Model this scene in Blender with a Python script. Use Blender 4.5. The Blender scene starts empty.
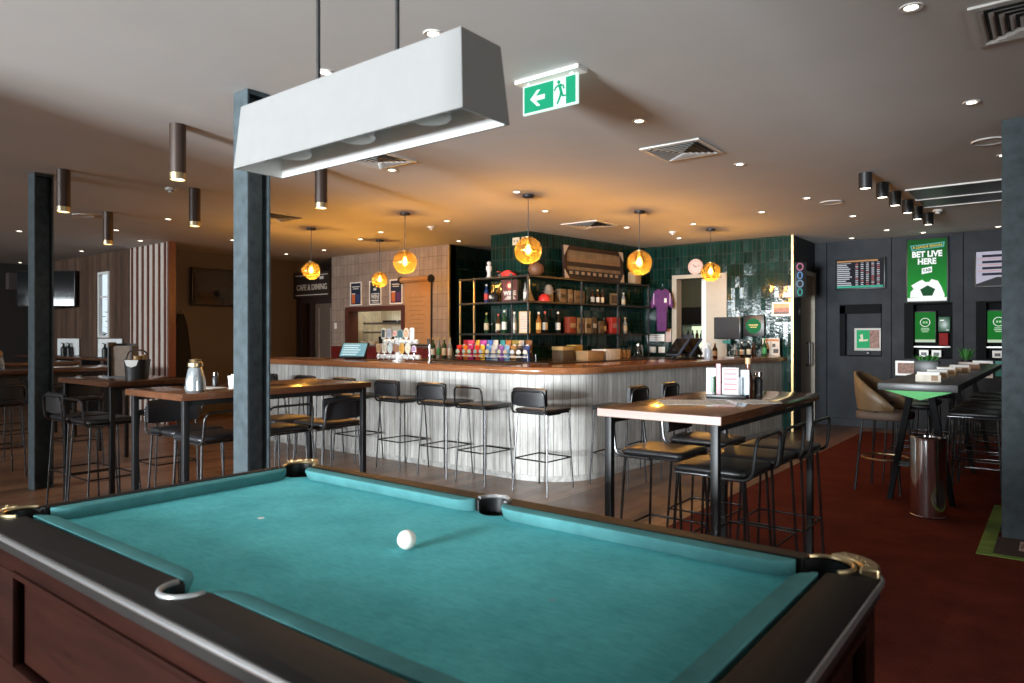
import bpy, bmesh, math, random
from math import pi, sin, cos, radians, sqrt
from mathutils import Vector, Matrix

random.seed(7)
scene = bpy.context.scene
COL = scene.collection

# ------------------------------------------------------------------ camera, world, exposure, daylight
cam_d = bpy.data.cameras.new('camera')
cam = bpy.data.objects.new('camera', cam_d)
COL.objects.link(cam)
cam.location = (0, 0, 1.40)
cam.rotation_euler = (radians(90), 0, radians(38))
cam_d.sensor_width = 36.0
cam_d.lens = 700 / 1024 * 36.0
cam_d.shift_y = -5 / 1024
cam_d.clip_start = 0.02
cam_d.dof.use_dof = True
cam_d.dof.focus_distance = 6.2
cam_d.dof.aperture_fstop = 4.0
scene.camera = cam

scene.view_settings.view_transform = 'Standard'
scene.view_settings.look = 'None'
scene.view_settings.exposure = 0.0
scene.view_settings.gamma = 1.0
scene.view_settings.use_curve_mapping = False
scene.cycles.use_denoising = True
scene.cycles.max_bounces = 8
scene.cycles.diffuse_bounces = 4
scene.cycles.glossy_bounces = 4
scene.cycles.transparent_max_bounces = 12
scene.cycles.caustics_reflective = False
scene.cycles.caustics_refractive = False
scene.cycles.sample_clamp_indirect = 4.0

world = bpy.data.worlds.new('daylight')
scene.world = world
world.use_nodes = True
wb = world.node_tree.nodes['Background']
wb.inputs[0].default_value = (0.80, 0.90, 1.0, 1)
wb.inputs[1].default_value = 1.2

NEAR_Y = -9.0
CEIL = 2.90
WIN_X = [-15.6, -13.4, -11.2, -9.0, -6.8, -3.65, -2.0]
WIN_POWER = [150, 150, 260, 640, 700, 1900, 3350]
WIN_Z = [(2.0, 2.8)] * 5 + [(.15, 2.72)] * 2     # high strip windows, shaped to light the bar and spare the ceiling; then full height
for wx, wp, (z0, z1) in zip(WIN_X, WIN_POWER, WIN_Z):          # daylight arriving at each window of the street wall
    ld = bpy.data.lights.new('window_daylight', 'AREA')
    ld.shape = 'RECTANGLE'; ld.size = 1.55; ld.size_y = z1 - z0 - .1
    ld.energy = wp; ld.color = (0.94, 0.98, 1.0)
    lo = bpy.data.objects.new('window_daylight', ld); COL.objects.link(lo)
    lo.location = (wx, NEAR_Y - 0.30, (z0 + z1) / 2); lo.rotation_euler = (radians(90), 0, 0)

ed = bpy.data.lights.new('east_fill', 'AREA'); ed.shape = 'RECTANGLE'; ed.size = 1.6; ed.size_y = 1.3; ed.energy = 75; ed.color = (1.0, .93, .85)  # added fill for the dark end of the pool lamp, no known source
eo = bpy.data.objects.new('east_fill', ed); COL.objects.link(eo); eo.location = (3.3, 1.0, 1.75); eo.rotation_euler = (radians(90), 0, radians(90))

# ------------------------------------------------------------------ material helpers
MATS = {}
class NT:
    def __init__(s, name):
        s.m = bpy.data.materials.new(name); s.m.use_nodes = True
        s.t = s.m.node_tree; s.n = s.t.nodes; s.l = s.t.links
        s.b = s.n['Principled BSDF']; s.out = s.n['Material Output']
    def add(s, typ, **kw):
        n = s.n.new(typ)
        for k, v in kw.items(): setattr(n, k, v)
        return n
    def link(s, a, b): s.l.new(a, b)
    def math(s, op, a, b=None):
        n = s.add('ShaderNodeMath', operation=op)
        for i, v in enumerate((a, b)):
            if v is None: continue
            if isinstance(v, (int, float)): n.inputs[i].default_value = v
            else: s.link(v, n.inputs[i])
        return n.outputs[0]
    def mix(s, fac, a, b, blend='MIX'):
        n = s.add('ShaderNodeMix', data_type='RGBA', blend_type=blend)
        for i, v in ((0, fac), (6, a), (7, b)):
            if isinstance(v, (int, float)): n.inputs[i].default_value = v
            elif isinstance(v, tuple): n.inputs[i].default_value = (*v, 1) if len(v) == 3 else v
            else: s.link(v, n.inputs[i])
        return n.outputs[2]
    def coords(s, kind='Object', scale=(1, 1, 1), rot=(0, 0, 0)):
        tc = s.add('ShaderNodeTexCoord'); mp = s.add('ShaderNodeMapping')
        mp.inputs['Scale'].default_value = scale; mp.inputs['Rotation'].default_value = rot
        s.link(tc.outputs[kind], mp.inputs['Vector']); return mp.outputs[0]
    def noise(s, vec, scale, detail=3, rough=0.55, out=0):
        n = s.add('ShaderNodeTexNoise'); n.inputs['Scale'].default_value = scale
        n.inputs['Detail'].default_value = detail; n.inputs['Roughness'].default_value = rough
        s.link(vec, n.inputs['Vector']); return n.outputs[out]
    def ramp(s, fac, stops):
        n = s.add('ShaderNodeValToRGB'); e = n.color_ramp.elements
        while len(e) < len(stops): e.new(0.5)
        for k, (p, c) in enumerate(stops): e[k].position = p; e[k].color = (*c, 1)
        s.link(fac, n.inputs[0]); return n.outputs[0]
    def bump(s, h, strength, dist=0.01):
        n = s.add('ShaderNodeBump'); n.inputs['Strength'].default_value = strength; n.inputs['Distance'].default_value = dist
        s.link(h, n.inputs['Height']); s.link(n.outputs[0], s.b.inputs['Normal']); return n
    def set(s, rough=0.5, metal=0.0, spec=0.5, coat=0.0):
        s.b.inputs['Roughness'].default_value = rough; s.b.inputs['Metallic'].default_value = metal
        s.b.inputs['Specular IOR Level'].default_value = spec; s.b.inputs['Coat Weight'].default_value = coat
        return s

def plain(name, col, rough=0.5, metal=0.0, spec=0.5, var=0.08, scale=14, bump=0.0, coat=0.0):
    """surface with slight mottling"""
    if name in MATS: return MATS[name]
    t = NT(name).set(rough, metal, spec, coat)
    v = t.coords(); f = t.noise(v, scale)
    a = tuple(max(0, c * (1 - var)) for c in col); b = tuple(min(1, c * (1 + var)) for c in col)
    t.link(t.ramp(f, [(0.3, a), (0.7, b)]), t.b.inputs['Base Color'])
    if bump: t.bump(f, bump, 0.004)
    MATS[name] = t.m; return t.m

def glow(name, col, strength=1.0, var=0.0, scale=8):
    if name in MATS: return MATS[name]
    t = NT(name).set(0.6, 0, .08)
    t.b.inputs['Base Color'].default_value = tuple(c * 0.12 for c in col) + (1,)
    if var:
        f = t.noise(t.coords(), scale)
        t.link(t.ramp(f, [(0.3, tuple(c * (1 - var) for c in col)), (0.7, col)]), t.b.inputs['Emission Color'])
    else: t.b.inputs['Emission Color'].default_value = (*col, 1)
    t.b.inputs['Emission Strength'].default_value = strength
    MATS[name] = t.m; return t.m

def clear(name, tint, refl=0.12, rough=0.03):
    """thin glass: tinted see-through with a mirror sheen"""
    if name in MATS: return MATS[name]
    t = NT(name); t.n.remove(t.b)
    tr = t.add('ShaderNodeBsdfTransparent'); tr.inputs[0].default_value = (*tint, 1)
    gl = t.add('ShaderNodeBsdfGlossy'); gl.inputs['Roughness'].default_value = rough
    lw = t.add('ShaderNodeLayerWeight'); lw.inputs['Blend'].default_value = 0.25
    fac = t.math('ADD', t.math('MULTIPLY', lw.outputs['Facing'], refl * 2.2), refl * 0.35)
    mx = t.add('ShaderNodeMixShader'); t.link(fac, mx.inputs[0]); t.link(tr.outputs[0], mx.inputs[1]); t.link(gl.outputs[0], mx.inputs[2])
    t.link(mx.outputs[0], t.out.inputs[0])
    MATS[name] = t.m; return t.m

def wood(name, c1, c2, axis='x', rough=0.35, scale=6, coat=0.0, spec=0.5):
    if name in MATS: return MATS[name]
    t = NT(name).set(rough, 0, spec, coat)
    sc = {'x': (0.12, 1, 1), 'y': (1, 0.12, 1), 'z': (1, 1, 0.12)}[axis]
    v = t.coords(scale=sc); f = t.noise(v, scale * 3, 6, 0.65); g = t.noise(v, scale * 14, 3)
    k = t.math('ADD', t.math('MULTIPLY', f, 0.75), t.math('MULTIPLY', g, 0.25))
    t.link(t.ramp(k, [(0.32, c1), (0.68, c2)]), t.b.inputs['Base Color'])
    t.bump(k, 0.12, 0.002)
    MATS[name] = t.m; return t.m

def floor_wood():
    t = NT('floor_boards').set(0.34, 0, 0.5)
    v = t.coords('UV', rot=(0, 0, radians(90)))
    br = t.add('ShaderNodeTexBrick'); br.offset = 0.37; br.squash = 1
    for k, val in (('Scale', 1.0), ('Mortar Size', 0.0022), ('Brick Width', 1.9), ('Row Height', 0.13), ('Bias', 0.0), ('Mortar Smooth', 0.1)): br.inputs[k].default_value = val
    br.inputs['Color1'].default_value = (0.13, 0.072, 0.044, 1); br.inputs['Color2'].default_value = (0.31, 0.178, 0.106, 1); br.inputs['Mortar'].default_value = (0.012, 0.008, 0.006, 1)
    t.link(v, br.inputs['Vector'])
    g = t.noise(t.coords('UV', scale=(9, 0.7, 1)), 5, 6, 0.65)
    col = t.mix(0.55, br.outputs['Color'], t.ramp(g, [(0.3, (0.25, 0.25, 0.25)), (0.7, (1.35, 1.2, 1.05))]), 'MULTIPLY')
    t.link(col, t.b.inputs['Base Color'])
    r = t.noise(t.coords('UV'), 3, 3); t.link(t.math('ADD', t.math('MULTIPLY', r, 0.25), 0.22), t.b.inputs['Roughness'])
    t.bump(t.math('SUBTRACT', 1.0, br.outputs['Fac']), 0.3, 0.002)
    return t.m

def tile_mat(name, c1, c2, grout, w, h, rough, bump=0.25, wav=0.0, spec=0.5):
    t = NT(name).set(rough, 0, spec)
    v = t.coords('UV')
    br = t.add('ShaderNodeTexBrick'); br.offset = 0.0; br.squash = 1
    for k, val in (('Scale', 1.0), ('Mortar Size', 0.0035), ('Brick Width', w), ('Row Height', h), ('Bias', 0.0), ('Mortar Smooth', 0.2)): br.inputs[k].default_value = val
    br.inputs['Color1'].default_value = (*c1, 1); br.inputs['Color2'].default_value = (*c2, 1); br.inputs['Mortar'].default_value = (*grout, 1)
    t.link(v, br.inputs['Vector'])
    n = t.noise(v, 5, 3)
    t.link(t.mix(0.5, br.outputs['Color'], t.ramp(n, [(0.3, (0.7, 0.7, 0.7)), (0.7, (1.25, 1.25, 1.25))]), 'MULTIPLY'), t.b.inputs['Base Color'])
    hgt = t.math('SUBTRACT', 1.0, br.outputs['Fac'])
    if wav:
        sp = t.add('ShaderNodeSeparateXYZ'); t.link(v, sp.inputs[0])
        u = t.math('DIVIDE', sp.outputs[0], w); q = t.math('DIVIDE', sp.outputs[1], h)
        cb = t.add('ShaderNodeCombineXYZ'); t.link(t.math('FLOOR', u), cb.inputs[0]); t.link(t.math('FLOOR', q), cb.inputs[1])
        wn = t.add('ShaderNodeTexWhiteNoise', noise_dimensions='2D'); t.link(cb.outputs[0], wn.inputs['Vector'])
        sc = t.add('ShaderNodeSeparateColor'); t.link(wn.outputs['Color'], sc.inputs[0])
        hgt = t.math('ADD', hgt, t.math('MULTIPLY', t.math('MULTIPLY', t.math('FRACT', u), t.math('SUBTRACT', sc.outputs[0], .5)), 2.6))
        hgt = t.math('ADD', hgt, t.math('MULTIPLY', t.math('MULTIPLY', t.math('FRACT', q), t.math('SUBTRACT', sc.outputs[1], .5)), 5.0))
    if wav: hgt = t.math('ADD', hgt, t.math('MULTIPLY', t.noise(v, 22, 1), wav))
    t.bump(hgt, bump, 0.004)
    return t.m

def board_mat(name, c1, c2, line, width, rough=0.55, axis=0, grain=(1, 0.06, 1)):
    """vertical boards across u"""
    t = NT(name).set(rough, 0, 0.35)
    tc = t.add('ShaderNodeTexCoord'); sp = t.add('ShaderNodeSeparateXYZ'); t.link(tc.outputs['UV'], sp.inputs[0])
    u = t.math('DIVIDE', sp.outputs[axis], width)
    wn = t.add('ShaderNodeTexWhiteNoise', noise_dimensions='1D'); t.link(t.math('FLOOR', u), wn.inputs['W'])
    fr = t.math('FRACT', u); gap = t.math('LESS_THAN', fr, 0.055)
    base = t.mix(wn.outputs['Value'], c1, c2)
    g = t.noise(t.coords('UV', scale=grain), 42, 5, 0.7)
    g2 = t.noise(t.coords('UV', scale=(1, 0.35, 1)), 6, 4, 0.6)
    col = t.mix(0.75, base, t.ramp(g, [(0.34, (0.62, 0.60, 0.57)), (0.62, (1.1, 1.1, 1.1))]), 'MULTIPLY')
    col = t.mix(0.5, col, t.ramp(g2, [(0.35, (0.62, 0.60, 0.57)), (0.65, (1.15, 1.15, 1.15))]), 'MULTIPLY')
    col = t.mix(gap, col, line)
    t.link(col, t.b.inputs['Base Color'])
    t.bump(t.math('SUBTRACT', 1.0, gap), 0.5, 0.003)
    return t.m

def cloth_mat():
    t = NT('pool_cloth').set(0.95, 0, 0.05)
    v = t.coords(); f = t.noise(v, 5, 6, 0.7); g = t.noise(v, 260, 2); k = t.noise(t.coords(scale=(1, 3, 1)), 26, 4, 0.7)
    c = t.ramp(f, [(0.3, (0.062, 0.315, 0.345)), (0.7, (0.10, 0.44, 0.47))])
    c = t.mix(0.5, c, t.ramp(k, [(0.3, (0.75, 0.75, 0.75)), (0.72, (1.35, 1.3, 1.3))]), 'MULTIPLY')
    t.link(c, t.b.inputs['Base Color'])
    t.b.inputs['Sheen Weight'].default_value = 0.12; t.b.inputs['Sheen Roughness'].default_value = 0.45; t.b.inputs['Sheen Tint'].default_value = (.25, .85, .90, 1)
    t.bump(g, 0.15, 0.001); return t.m

def carpet_mat():
    t = NT('red_carpet').set(0.95, 0, 0.05)
    v = t.coords(); f = t.noise(v, 3, 5, 0.65); g = t.noise(v, 120, 3)
    c = t.ramp(f, [(0.3, (0.088, 0.021, 0.015)), (0.7, (0.15, 0.034, 0.023))])
    c = t.mix(0.6, c, t.ramp(g, [(0.3, (0.55, 0.55, 0.55)), (0.7, (1.3, 1.3, 1.3))]), 'MULTIPLY')
    t.link(c, t.b.inputs['Base Color']); t.bump(g, 0.5, 0.004); return t.m

M_FLOOR = floor_wood()
M_CARPET = carpet_mat()
M_CLOTH = cloth_mat()
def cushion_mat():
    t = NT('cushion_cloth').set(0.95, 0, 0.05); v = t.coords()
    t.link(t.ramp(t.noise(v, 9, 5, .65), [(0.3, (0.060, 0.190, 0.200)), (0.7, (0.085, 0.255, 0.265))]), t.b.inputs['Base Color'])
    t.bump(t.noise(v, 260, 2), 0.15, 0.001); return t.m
M_CUSHION = cushion_mat()
M_CEIL = plain('ceiling_paint', (0.60, 0.58, 0.565), 0.85, var=0.03, scale=1.5)
M_GREEN = tile_mat('green_glazed_tile', (0.0015, 0.015, 0.012), (0.003, 0.029, 0.023), (0.035, 0.04, 0.03), 0.066, 0.18, 0.10, 0.45, 0.5, 0.32)
M_BROWN = tile_mat('brown_tile', (0.26, 0.20, 0.165), (0.32, 0.25, 0.205), (0.11, 0.082, 0.067), 0.105, 0.21, 0.5, 0.25)
M_REDTILE = tile_mat('oxblood_tile', (0.12, 0.012, 0.012), (0.16, 0.016, 0.015), (0.04, 0.01, 0.01), 0.105, 0.11, 0.3, 0.25)
M_BAR = board_mat('whitewashed_boards', (0.67, 0.66, 0.635), (0.51, 0.50, 0.478), (0.10, 0.09, 0.08), 0.085)
M_WOODWALL = board_mat('timber_lining', (0.16, 0.095, 0.065), (0.085, 0.05, 0.035), (0.02, 0.012, 0.01), 0.11)
M_SLAT = wood('slat_redwood', (0.11, 0.035, 0.022), (0.19, 0.065, 0.04), 'z', 0.35, 5)
M_SLATPALE = plain('slat_pale_backing', (0.62, 0.55, 0.50), 0.45, var=0.05)
M_TAUPE = plain('taupe_paint', (0.115, 0.095, 0.088), 0.75, var=0.05, scale=2)
M_DARKWALL = plain('dark_brown_paint', (0.022, 0.016, 0.015), 0.7, var=0.08, scale=2)
M_SLATE = plain('slate_blue_paint', (0.028, 0.031, 0.036), 0.75, spec=.2, var=0.22, scale=3.5)
M_SLATEDK = plain('slate_dark', (0.013, 0.014, 0.016), 0.5)  # dark slate tone for passage wall, vent backs and sensor rings
M_STEEL = plain('painted_steel', (0.042, 0.056, 0.063), 0.6, 0.0, 0.25, var=0.3, scale=13)
M_BLACK = plain('black_powdercoat', (0.012, 0.012, 0.013), 0.38, var=0.1)
M_BLACKM = plain('black_metal_tube', (0.075, 0.075, 0.078), 0.27, 0.85, var=0.1)
M_LEATHER = plain('black_vinyl', (0.016, 0.016, 0.018), 0.36, var=0.15, scale=60, bump=0.15)
M_WHITE = plain('white_paint', (0.80, 0.79, 0.77), 0.45, var=0.02)
M_CREAM = plain('cream_paint', (0.40, 0.355, 0.285), 0.5, var=0.03)
M_TABLE = wood('dark_stained_table', (0.060, 0.024, 0.012), (0.125, 0.052, 0.026), 'y', 0.20, 5, coat=0.4)
M_TABLEX = wood('dark_stained_table_cross', (0.060, 0.024, 0.012), (0.125, 0.052, 0.026), 'x', 0.20, 5, coat=0.4)
M_BARTOP = wood('polished_bar_timber', (0.21, 0.075, 0.030), (0.38, 0.150, 0.060), 'x', 0.22, 4, coat=0.5)
M_MAHOG = wood('mahogany', (0.006, 0.002, 0.0016), (0.018, 0.005, 0.003), 'x', 0.6, 5, spec=.04)
M_RAIL = plain('rail_black_laminate', (0.006, 0.005, 0.0045), 0.55, var=0.1, spec=.22)
M_CHROME = plain('chrome', (0.78, 0.78, 0.79), 0.10, 1.0, var=0.03)
M_BRASS = plain('aged_brass', (0.52, 0.42, 0.25), 0.32, 1.0, var=0.15)
M_GOLD = plain('gold_edge_trim', (0.62, 0.44, 0.20), 0.35, 0.9, var=0.05)
M_BALL = plain('cue_ball_resin', (0.86, 0.84, 0.78), 0.12, var=0.01)
M_PAPER = plain('white_card', (0.76, 0.76, 0.74), 0.6, var=0.03)
M_KRAFT = plain('kraft_paper', (0.36, 0.20, 0.085), 0.7, var=0.06)
M_BRONZE = plain('bronze_lamp_tube', (0.045, 0.027, 0.02), 0.4, 0.3, var=0.08)
M_SCREENOFF = plain('dark_screen_glass', (0.006, 0.007, 0.008), 0.06, var=0.05)
M_DIFF = glow('lit_diffuser', (1.0, 0.86, 0.66), 7.0)
M_RINGW = plain('white_trim_ring', (0.62, 0.60, 0.57), 0.5)
M_BULB = glow('filament_bulb', (1.0, 0.62, 0.22), 26.0)
M_AMBER = clear('amber_glass', (0.96, 0.65, 0.22), 0.22)
def amber_scatter(m):
    t = m.node_tree; out = t.nodes['Material Output']; src = out.inputs[0].links[0].from_socket
    tl = t.nodes.new('ShaderNodeBsdfTranslucent'); tl.inputs[0].default_value = (.90, .50, .08, 1)
    mx = t.nodes.new('ShaderNodeMixShader'); mx.inputs[0].default_value = .03
    t.links.new(src, mx.inputs[1]); t.links.new(tl.outputs[0], mx.inputs[2]); t.links.new(mx.outputs[0], out.inputs[0])
amber_scatter(M_AMBER)
M_GLASS = clear('window_glass', (0.97, 0.99, 1.0), 0.04)
M_JUG = clear('jug_glass', (0.90, 0.95, 0.96), 0.42)
M_TAN = plain('tan_leather', (0.15, 0.092, 0.045), 0.42, var=0.1, scale=30)
M_TAN2 = plain('brown_wool_seat', (0.10, 0.065, 0.045), 0.7, var=0.15, scale=40)
M_CHARC = plain('charcoal_laminate', (0.055, 0.056, 0.058), 0.35, var=0.1)
M_GRNPANEL = plain('bright_green_panel', (0.02, 0.34, 0.05), 0.5, var=0.05)
M_RED = plain('red_gloss', (0.62, 0.03, 0.025), 0.4, var=0.15)
M_PURPLE = plain('purple_jersey_fabric', (0.085, 0.012, 0.115), 0.7, var=0.2, scale=12)
M_LEAF = plain('plant_leaf', (0.035, 0.17, 0.03), 0.5, var=0.3)

# ------------------------------------------------------------------ mesh helpers
class MB:
    def __init__(s): s.bm = bmesh.new()
    def box(s, x0, x1, y0, y1, z0, z1, bev=0.0, seg=2, mat=None):
        r = bmesh.ops.create_cube(s.bm, size=1.0)['verts']
        m = Matrix.Translation(((x0 + x1) / 2, (y0 + y1) / 2, (z0 + z1) / 2)) @ Matrix.Diagonal((abs(x1 - x0), abs(y1 - y0), abs(z1 - z0), 1))
        if mat is not None: m = mat @ m
        bmesh.ops.transform(s.bm, matrix=m, verts=r)
        if bev:
            e = list({e for v in r for e in v.link_edges})
            bmesh.ops.bevel(s.bm, geom=e, offset=bev, segments=seg, profile=0.5, affect='EDGES')
        return s
    def cyl(s, p0, p1, r0, r1=None, seg=16, caps=True):
        r1 = r0 if r1 is None else r1
        p0, p1 = Vector(p0), Vector(p1); d = p1 - p0
        m = Matrix.Translation((p0 + p1) / 2) @ d.to_track_quat('Z', 'Y').to_matrix().to_4x4()
        bmesh.ops.create_cone(s.bm, cap_ends=caps, segments=seg, radius1=r0, radius2=r1, depth=d.length, matrix=m); return s
    def sphere(s, c, r, u=20, v=12, scale=(1, 1, 1)):
        bmesh.ops.create_uvsphere(s.bm, u_segments=u, v_segments=v, radius=r, matrix=Matrix.Translation(c) @ Matrix.Diagonal((*scale, 1))); return s
    def lathe(s, prof, seg=20, c=(0, 0, 0), closed=True):
        rings = []
        for r, z in prof:
            if r < 1e-5: rings.append([s.bm.verts.new((c[0], c[1], c[2] + z))])
            else: rings.append([s.bm.verts.new((c[0] + r * cos(2 * pi * k / seg), c[1] + r * sin(2 * pi * k / seg), c[2] + z)) for k in range(seg)])
        for a, b in zip(rings, rings[1:]):
            for k in range(seg):
                q = [a[k % len(a)], a[(k + 1) % len(a)], b[(k + 1) % len(b)], b[k % len(b)]]
                u = []
                for v in q:
                    if v not in u: u.append(v)
                if len(u) > 2: s.bm.faces.new(u)
        if closed:
            for rg in (rings[0], rings[-1]):
                if len(rg) > 2: s.bm.faces.new(rg)
        return s
    def tube(s, pts, r, seg=8, closed=False):
        pts = [Vector(p) for p in pts]; n = len(pts); rings = []; up = None
        for i, p in enumerate(pts):
            if closed: d = (pts[(i + 1) % n] - pts[i - 1]).normalized()
            else: d = (pts[min(i + 1, n - 1)] - pts[max(i - 1, 0)]).normalized()
            if up is None: up = d.orthogonal().normalized()
            up = (up - d * up.dot(d)).normalized(); w = d.cross(up)
            rings.append([s.bm.verts.new(p + (up * cos(2 * pi * k / seg) + w * sin(2 * pi * k / seg)) * r) for k in range(seg)])
        pr = list(zip(rings, rings[1:])) + ([(rings[-1], rings[0])] if closed else [])
        for a, b in pr:
            for k in range(seg): s.bm.faces.new((a[k], a[(k + 1) % seg], b[(k + 1) % seg], b[k]))
        if not closed: s.bm.faces.new(rings[0][::-1]); s.bm.faces.new(rings[-1])
        return s
    def prism(s, outer, z0, z1, holes=(), mat=None):
        """flat outline (with holes) raised from z0 to z1"""
        es = []
        for loop in [outer] + list(holes):
            vs = [s.bm.verts.new((x, y, z0)) for x, y in loop]
            es += [s.bm.edges.new((vs[i], vs[(i + 1) % len(vs)])) for i in range(len(vs))]
        if holes: fs = [g for g in bmesh.ops.triangle_fill(s.bm, use_beauty=True, use_dissolve=False, edges=es)['geom'] if isinstance(g, bmesh.types.BMFace)]
        else: fs = [s.bm.faces.new([e.verts[0] for e in es])]
        ex = bmesh.ops.extrude_face_region(s.bm, geom=fs)['geom']
        nv = [g for g in ex if isinstance(g, bmesh.types.BMVert)]
        bmesh.ops.translate(s.bm, vec=(0, 0, z1 - z0), verts=nv)
        if mat is not None:
            allv = list({v for e in es for v in e.verts}) + nv
            bmesh.ops.transform(s.bm, matrix=mat, verts=list(set(allv)))
        return s
    def poly(s, pts): s.bm.faces.new([s.bm.verts.new(p) for p in pts]); return s
    def loft(s, secs, caps=True):
        rg = [[s.bm.verts.new(p) for p in q] for q in secs]
        for a, b in zip(rg, rg[1:]):
            for k in range(len(a)): s.bm.faces.new((a[k], a[(k + 1) % len(a)], b[(k + 1) % len(a)], b[k]))
        if caps: s.bm.faces.new(rg[0][::-1]); s.bm.faces.new(rg[-1])
        return s
    def build(s, name, mat, parent=None, smooth=True, ang=38, loc=None, rotz=None, bevel=0.0, uv=None):
        bm = s.bm
        bmesh.ops.recalc_face_normals(bm, faces=bm.faces[:])
        if uv is None:
            L = bm.loops.layers.uv.new('UVMap')
            for f in bm.faces:
                nx, ny, nz = (abs(c) for c in f.normal)
                for lp in f.loops:
                    x, y, z = lp.vert.co
                    lp[L].uv = (y, z) if nx >= ny and nx >= nz else ((x, z) if ny >= nz else (x, y))
        me = bpy.data.meshes.new(name); bm.to_mesh(me); bm.free()
        if smooth:
            me.polygons.foreach_set('use_smooth', [True] * len(me.polygons)); me.set_sharp_from_angle(angle=radians(ang))
        me.materials.append(mat)
        o = bpy.data.objects.new(name, me); COL.objects.link(o)
        if parent is not None: o.parent = parent
        if loc is not None: o.location = loc
        if rotz is not None: o.rotation_euler = (0, 0, rotz)
        if bevel:
            md = o.modifiers.new('bevel', 'BEVEL'); md.width = bevel; md.segments = 2; md.limit_method = 'ANGLE'
        return o

def tag(o, label, cat, group=None):
    o['label'] = label; o['category'] = cat
    if group: o['group'] = group
    return o
def thing(name, label, cat, loc=(0, 0, 0), rotz=0.0, group=None):
    o = bpy.data.objects.new(name, None); COL.objects.link(o); o.empty_display_size = 0.1
    o.location = loc; o.rotation_euler = (0, 0, rotz); return tag(o, label, cat, group)
def struct(o): o['kind'] = 'structure'; return o
def dup(root, loc, rotz=None, label=None, group=None):
    kids = [c for c in COL.objects if c.parent is root]
    r = root.copy(); COL.objects.link(r); r.location = loc
    if rotz is not None: r.rotation_euler = (0, 0, rotz)
    if label: r['label'] = label
    if group: r['group'] = group
    for ch in kids:
        sub = [c for c in COL.objects if c.parent is ch]
        c = ch.copy(); COL.objects.link(c); c.parent = r
        for g in sub:
            d = g.copy(); COL.objects.link(d); d.parent = c
    return r
def text(name, body, size, mat, parent, loc, rot=(pi / 2, 0, 0), bold=0.0, depth=0.0015, align='CENTER', sx=1.0, space=1.0):
    cu = bpy.data.curves.new(name, 'FONT'); cu.body = body; cu.size = size; cu.align_x = align; cu.align_y = 'CENTER'
    cu.offset = bold; cu.extrude = depth; cu.space_character = space; cu.resolution_u = 3
    tmp = bpy.data.objects.new(name + '_curve', cu); COL.objects.link(tmp)
    dg = bpy.context.evaluated_depsgraph_get(); dg.update()
    me = bpy.data.meshes.new_from_object(tmp.evaluated_get(dg))
    COL.objects.unlink(tmp); bpy.data.objects.remove(tmp)
    me.materials.clear(); me.materials.append(mat); me.name = name
    o = bpy.data.objects.new(name, me); COL.objects.link(o); o.parent = parent; o.location = loc; o.rotation_euler = rot; o.scale = (sx, 1, 1)
    return o
def arc(cx, cy, r, a0, a1, n=8): return [(cx + r * cos(radians(a0 + (a1 - a0) * k / n)), cy + r * sin(radians(a0 + (a1 - a0) * k / n))) for k in range(n + 1)]
def rrect(x0, x1, y0, y1, r, n=5):
    return arc(x1 - r, y1 - r, r, 0, 90, n) + arc(x0 + r, y1 - r, r, 90, 180, n) + arc(x0 + r, y0 + r, r, 180, 270, n) + arc(x1 - r, y0 + r, r, 270, 360, n)
def fillet(pts, r, n=5):
    """polyline in 3D with rounded inner corners"""
    P = [Vector(p) for p in pts]; out = [P[0]]
    for a, b, c in zip(P, P[1:], P[2:]):
        u = (a - b); v = (c - b); k = min(r, u.length * 0.49, v.length * 0.49); u.normalize(); v.normalize()
        for t in range(n + 1):
            s = t / n; out.append((b + u * k) * (1 - s) ** 2 + b * 2 * s * (1 - s) + (b + v * k) * s ** 2)
    return out + [P[-1]]

# ------------------------------------------------------------------ room shell
X0, X1, Y1 = -17.0, 3.0, 11.9
WY = 5.40
struct(MB().box(X0 - .3, X1 + .3, NEAR_Y - .3, Y1 + 3.6, -0.12, 0.0).build('floor', M_FLOOR, smooth=False))
struct(MB().prism([(X0 - .3, NEAR_Y - .3), (X1 + .3, NEAR_Y - .3), (X1 + .3, Y1 + 3.6), (-12.2, Y1 + 3.6), (-12.2, WY + .06), (X0 - .3, WY + .06)], CEIL, CEIL + .15).build('ceiling', M_CEIL, smooth=False))
# street wall with seven windows
w = MB(); edges = [X0]
for wx in WIN_X: edges += [wx - .8, wx + .8]
edges.append(X1)
for i in range(0, len(edges), 2): w.box(edges[i], edges[i + 1], NEAR_Y - .2, NEAR_Y, 0, CEIL)
for wx, (z0, z1) in zip(WIN_X, WIN_Z): w.box(wx - .8, wx + .8, NEAR_Y - .2, NEAR_Y, 0, z0); w.box(wx - .8, wx + .8, NEAR_Y - .2, NEAR_Y, z1, CEIL)
struct(w.build('wall_street', M_DARKWALL, smooth=False))
for i, (wx, (z0, z1)) in enumerate(zip(WIN_X, WIN_Z)):
    f = MB()
    f.box(wx - .8, wx - .74, NEAR_Y - .12, NEAR_Y - .06, z0, z1).box(wx + .74, wx + .8, NEAR_Y - .12, NEAR_Y - .06, z0, z1)
    f.box(wx - .74, wx + .74, NEAR_Y - .12, NEAR_Y - .06, z0, z0 + .06).box(wx - .74, wx + .74, NEAR_Y - .12, NEAR_Y - .06, z1 - .06, z1)
    f.box(wx - .02, wx + .02, NEAR_Y - .12, NEAR_Y - .06, z0 + .06, z1 - .06)
    fo = struct(f.build('window_%d' % (i + 1), M_BLACK, smooth=False))
    MB().box(wx - .74, wx + .74, NEAR_Y - .092, NEAR_Y - .088, z0 + .06, z1 - .06).build('window_pane', M_GLASS, fo, smooth=False)
struct(MB().box(-4.62, -4.50, NEAR_Y, -.5, 0, CEIL).build('wall_shade_west', M_DARKWALL, smooth=False))  # unseen wall added to shade the ceiling and tables beyond it
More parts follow.
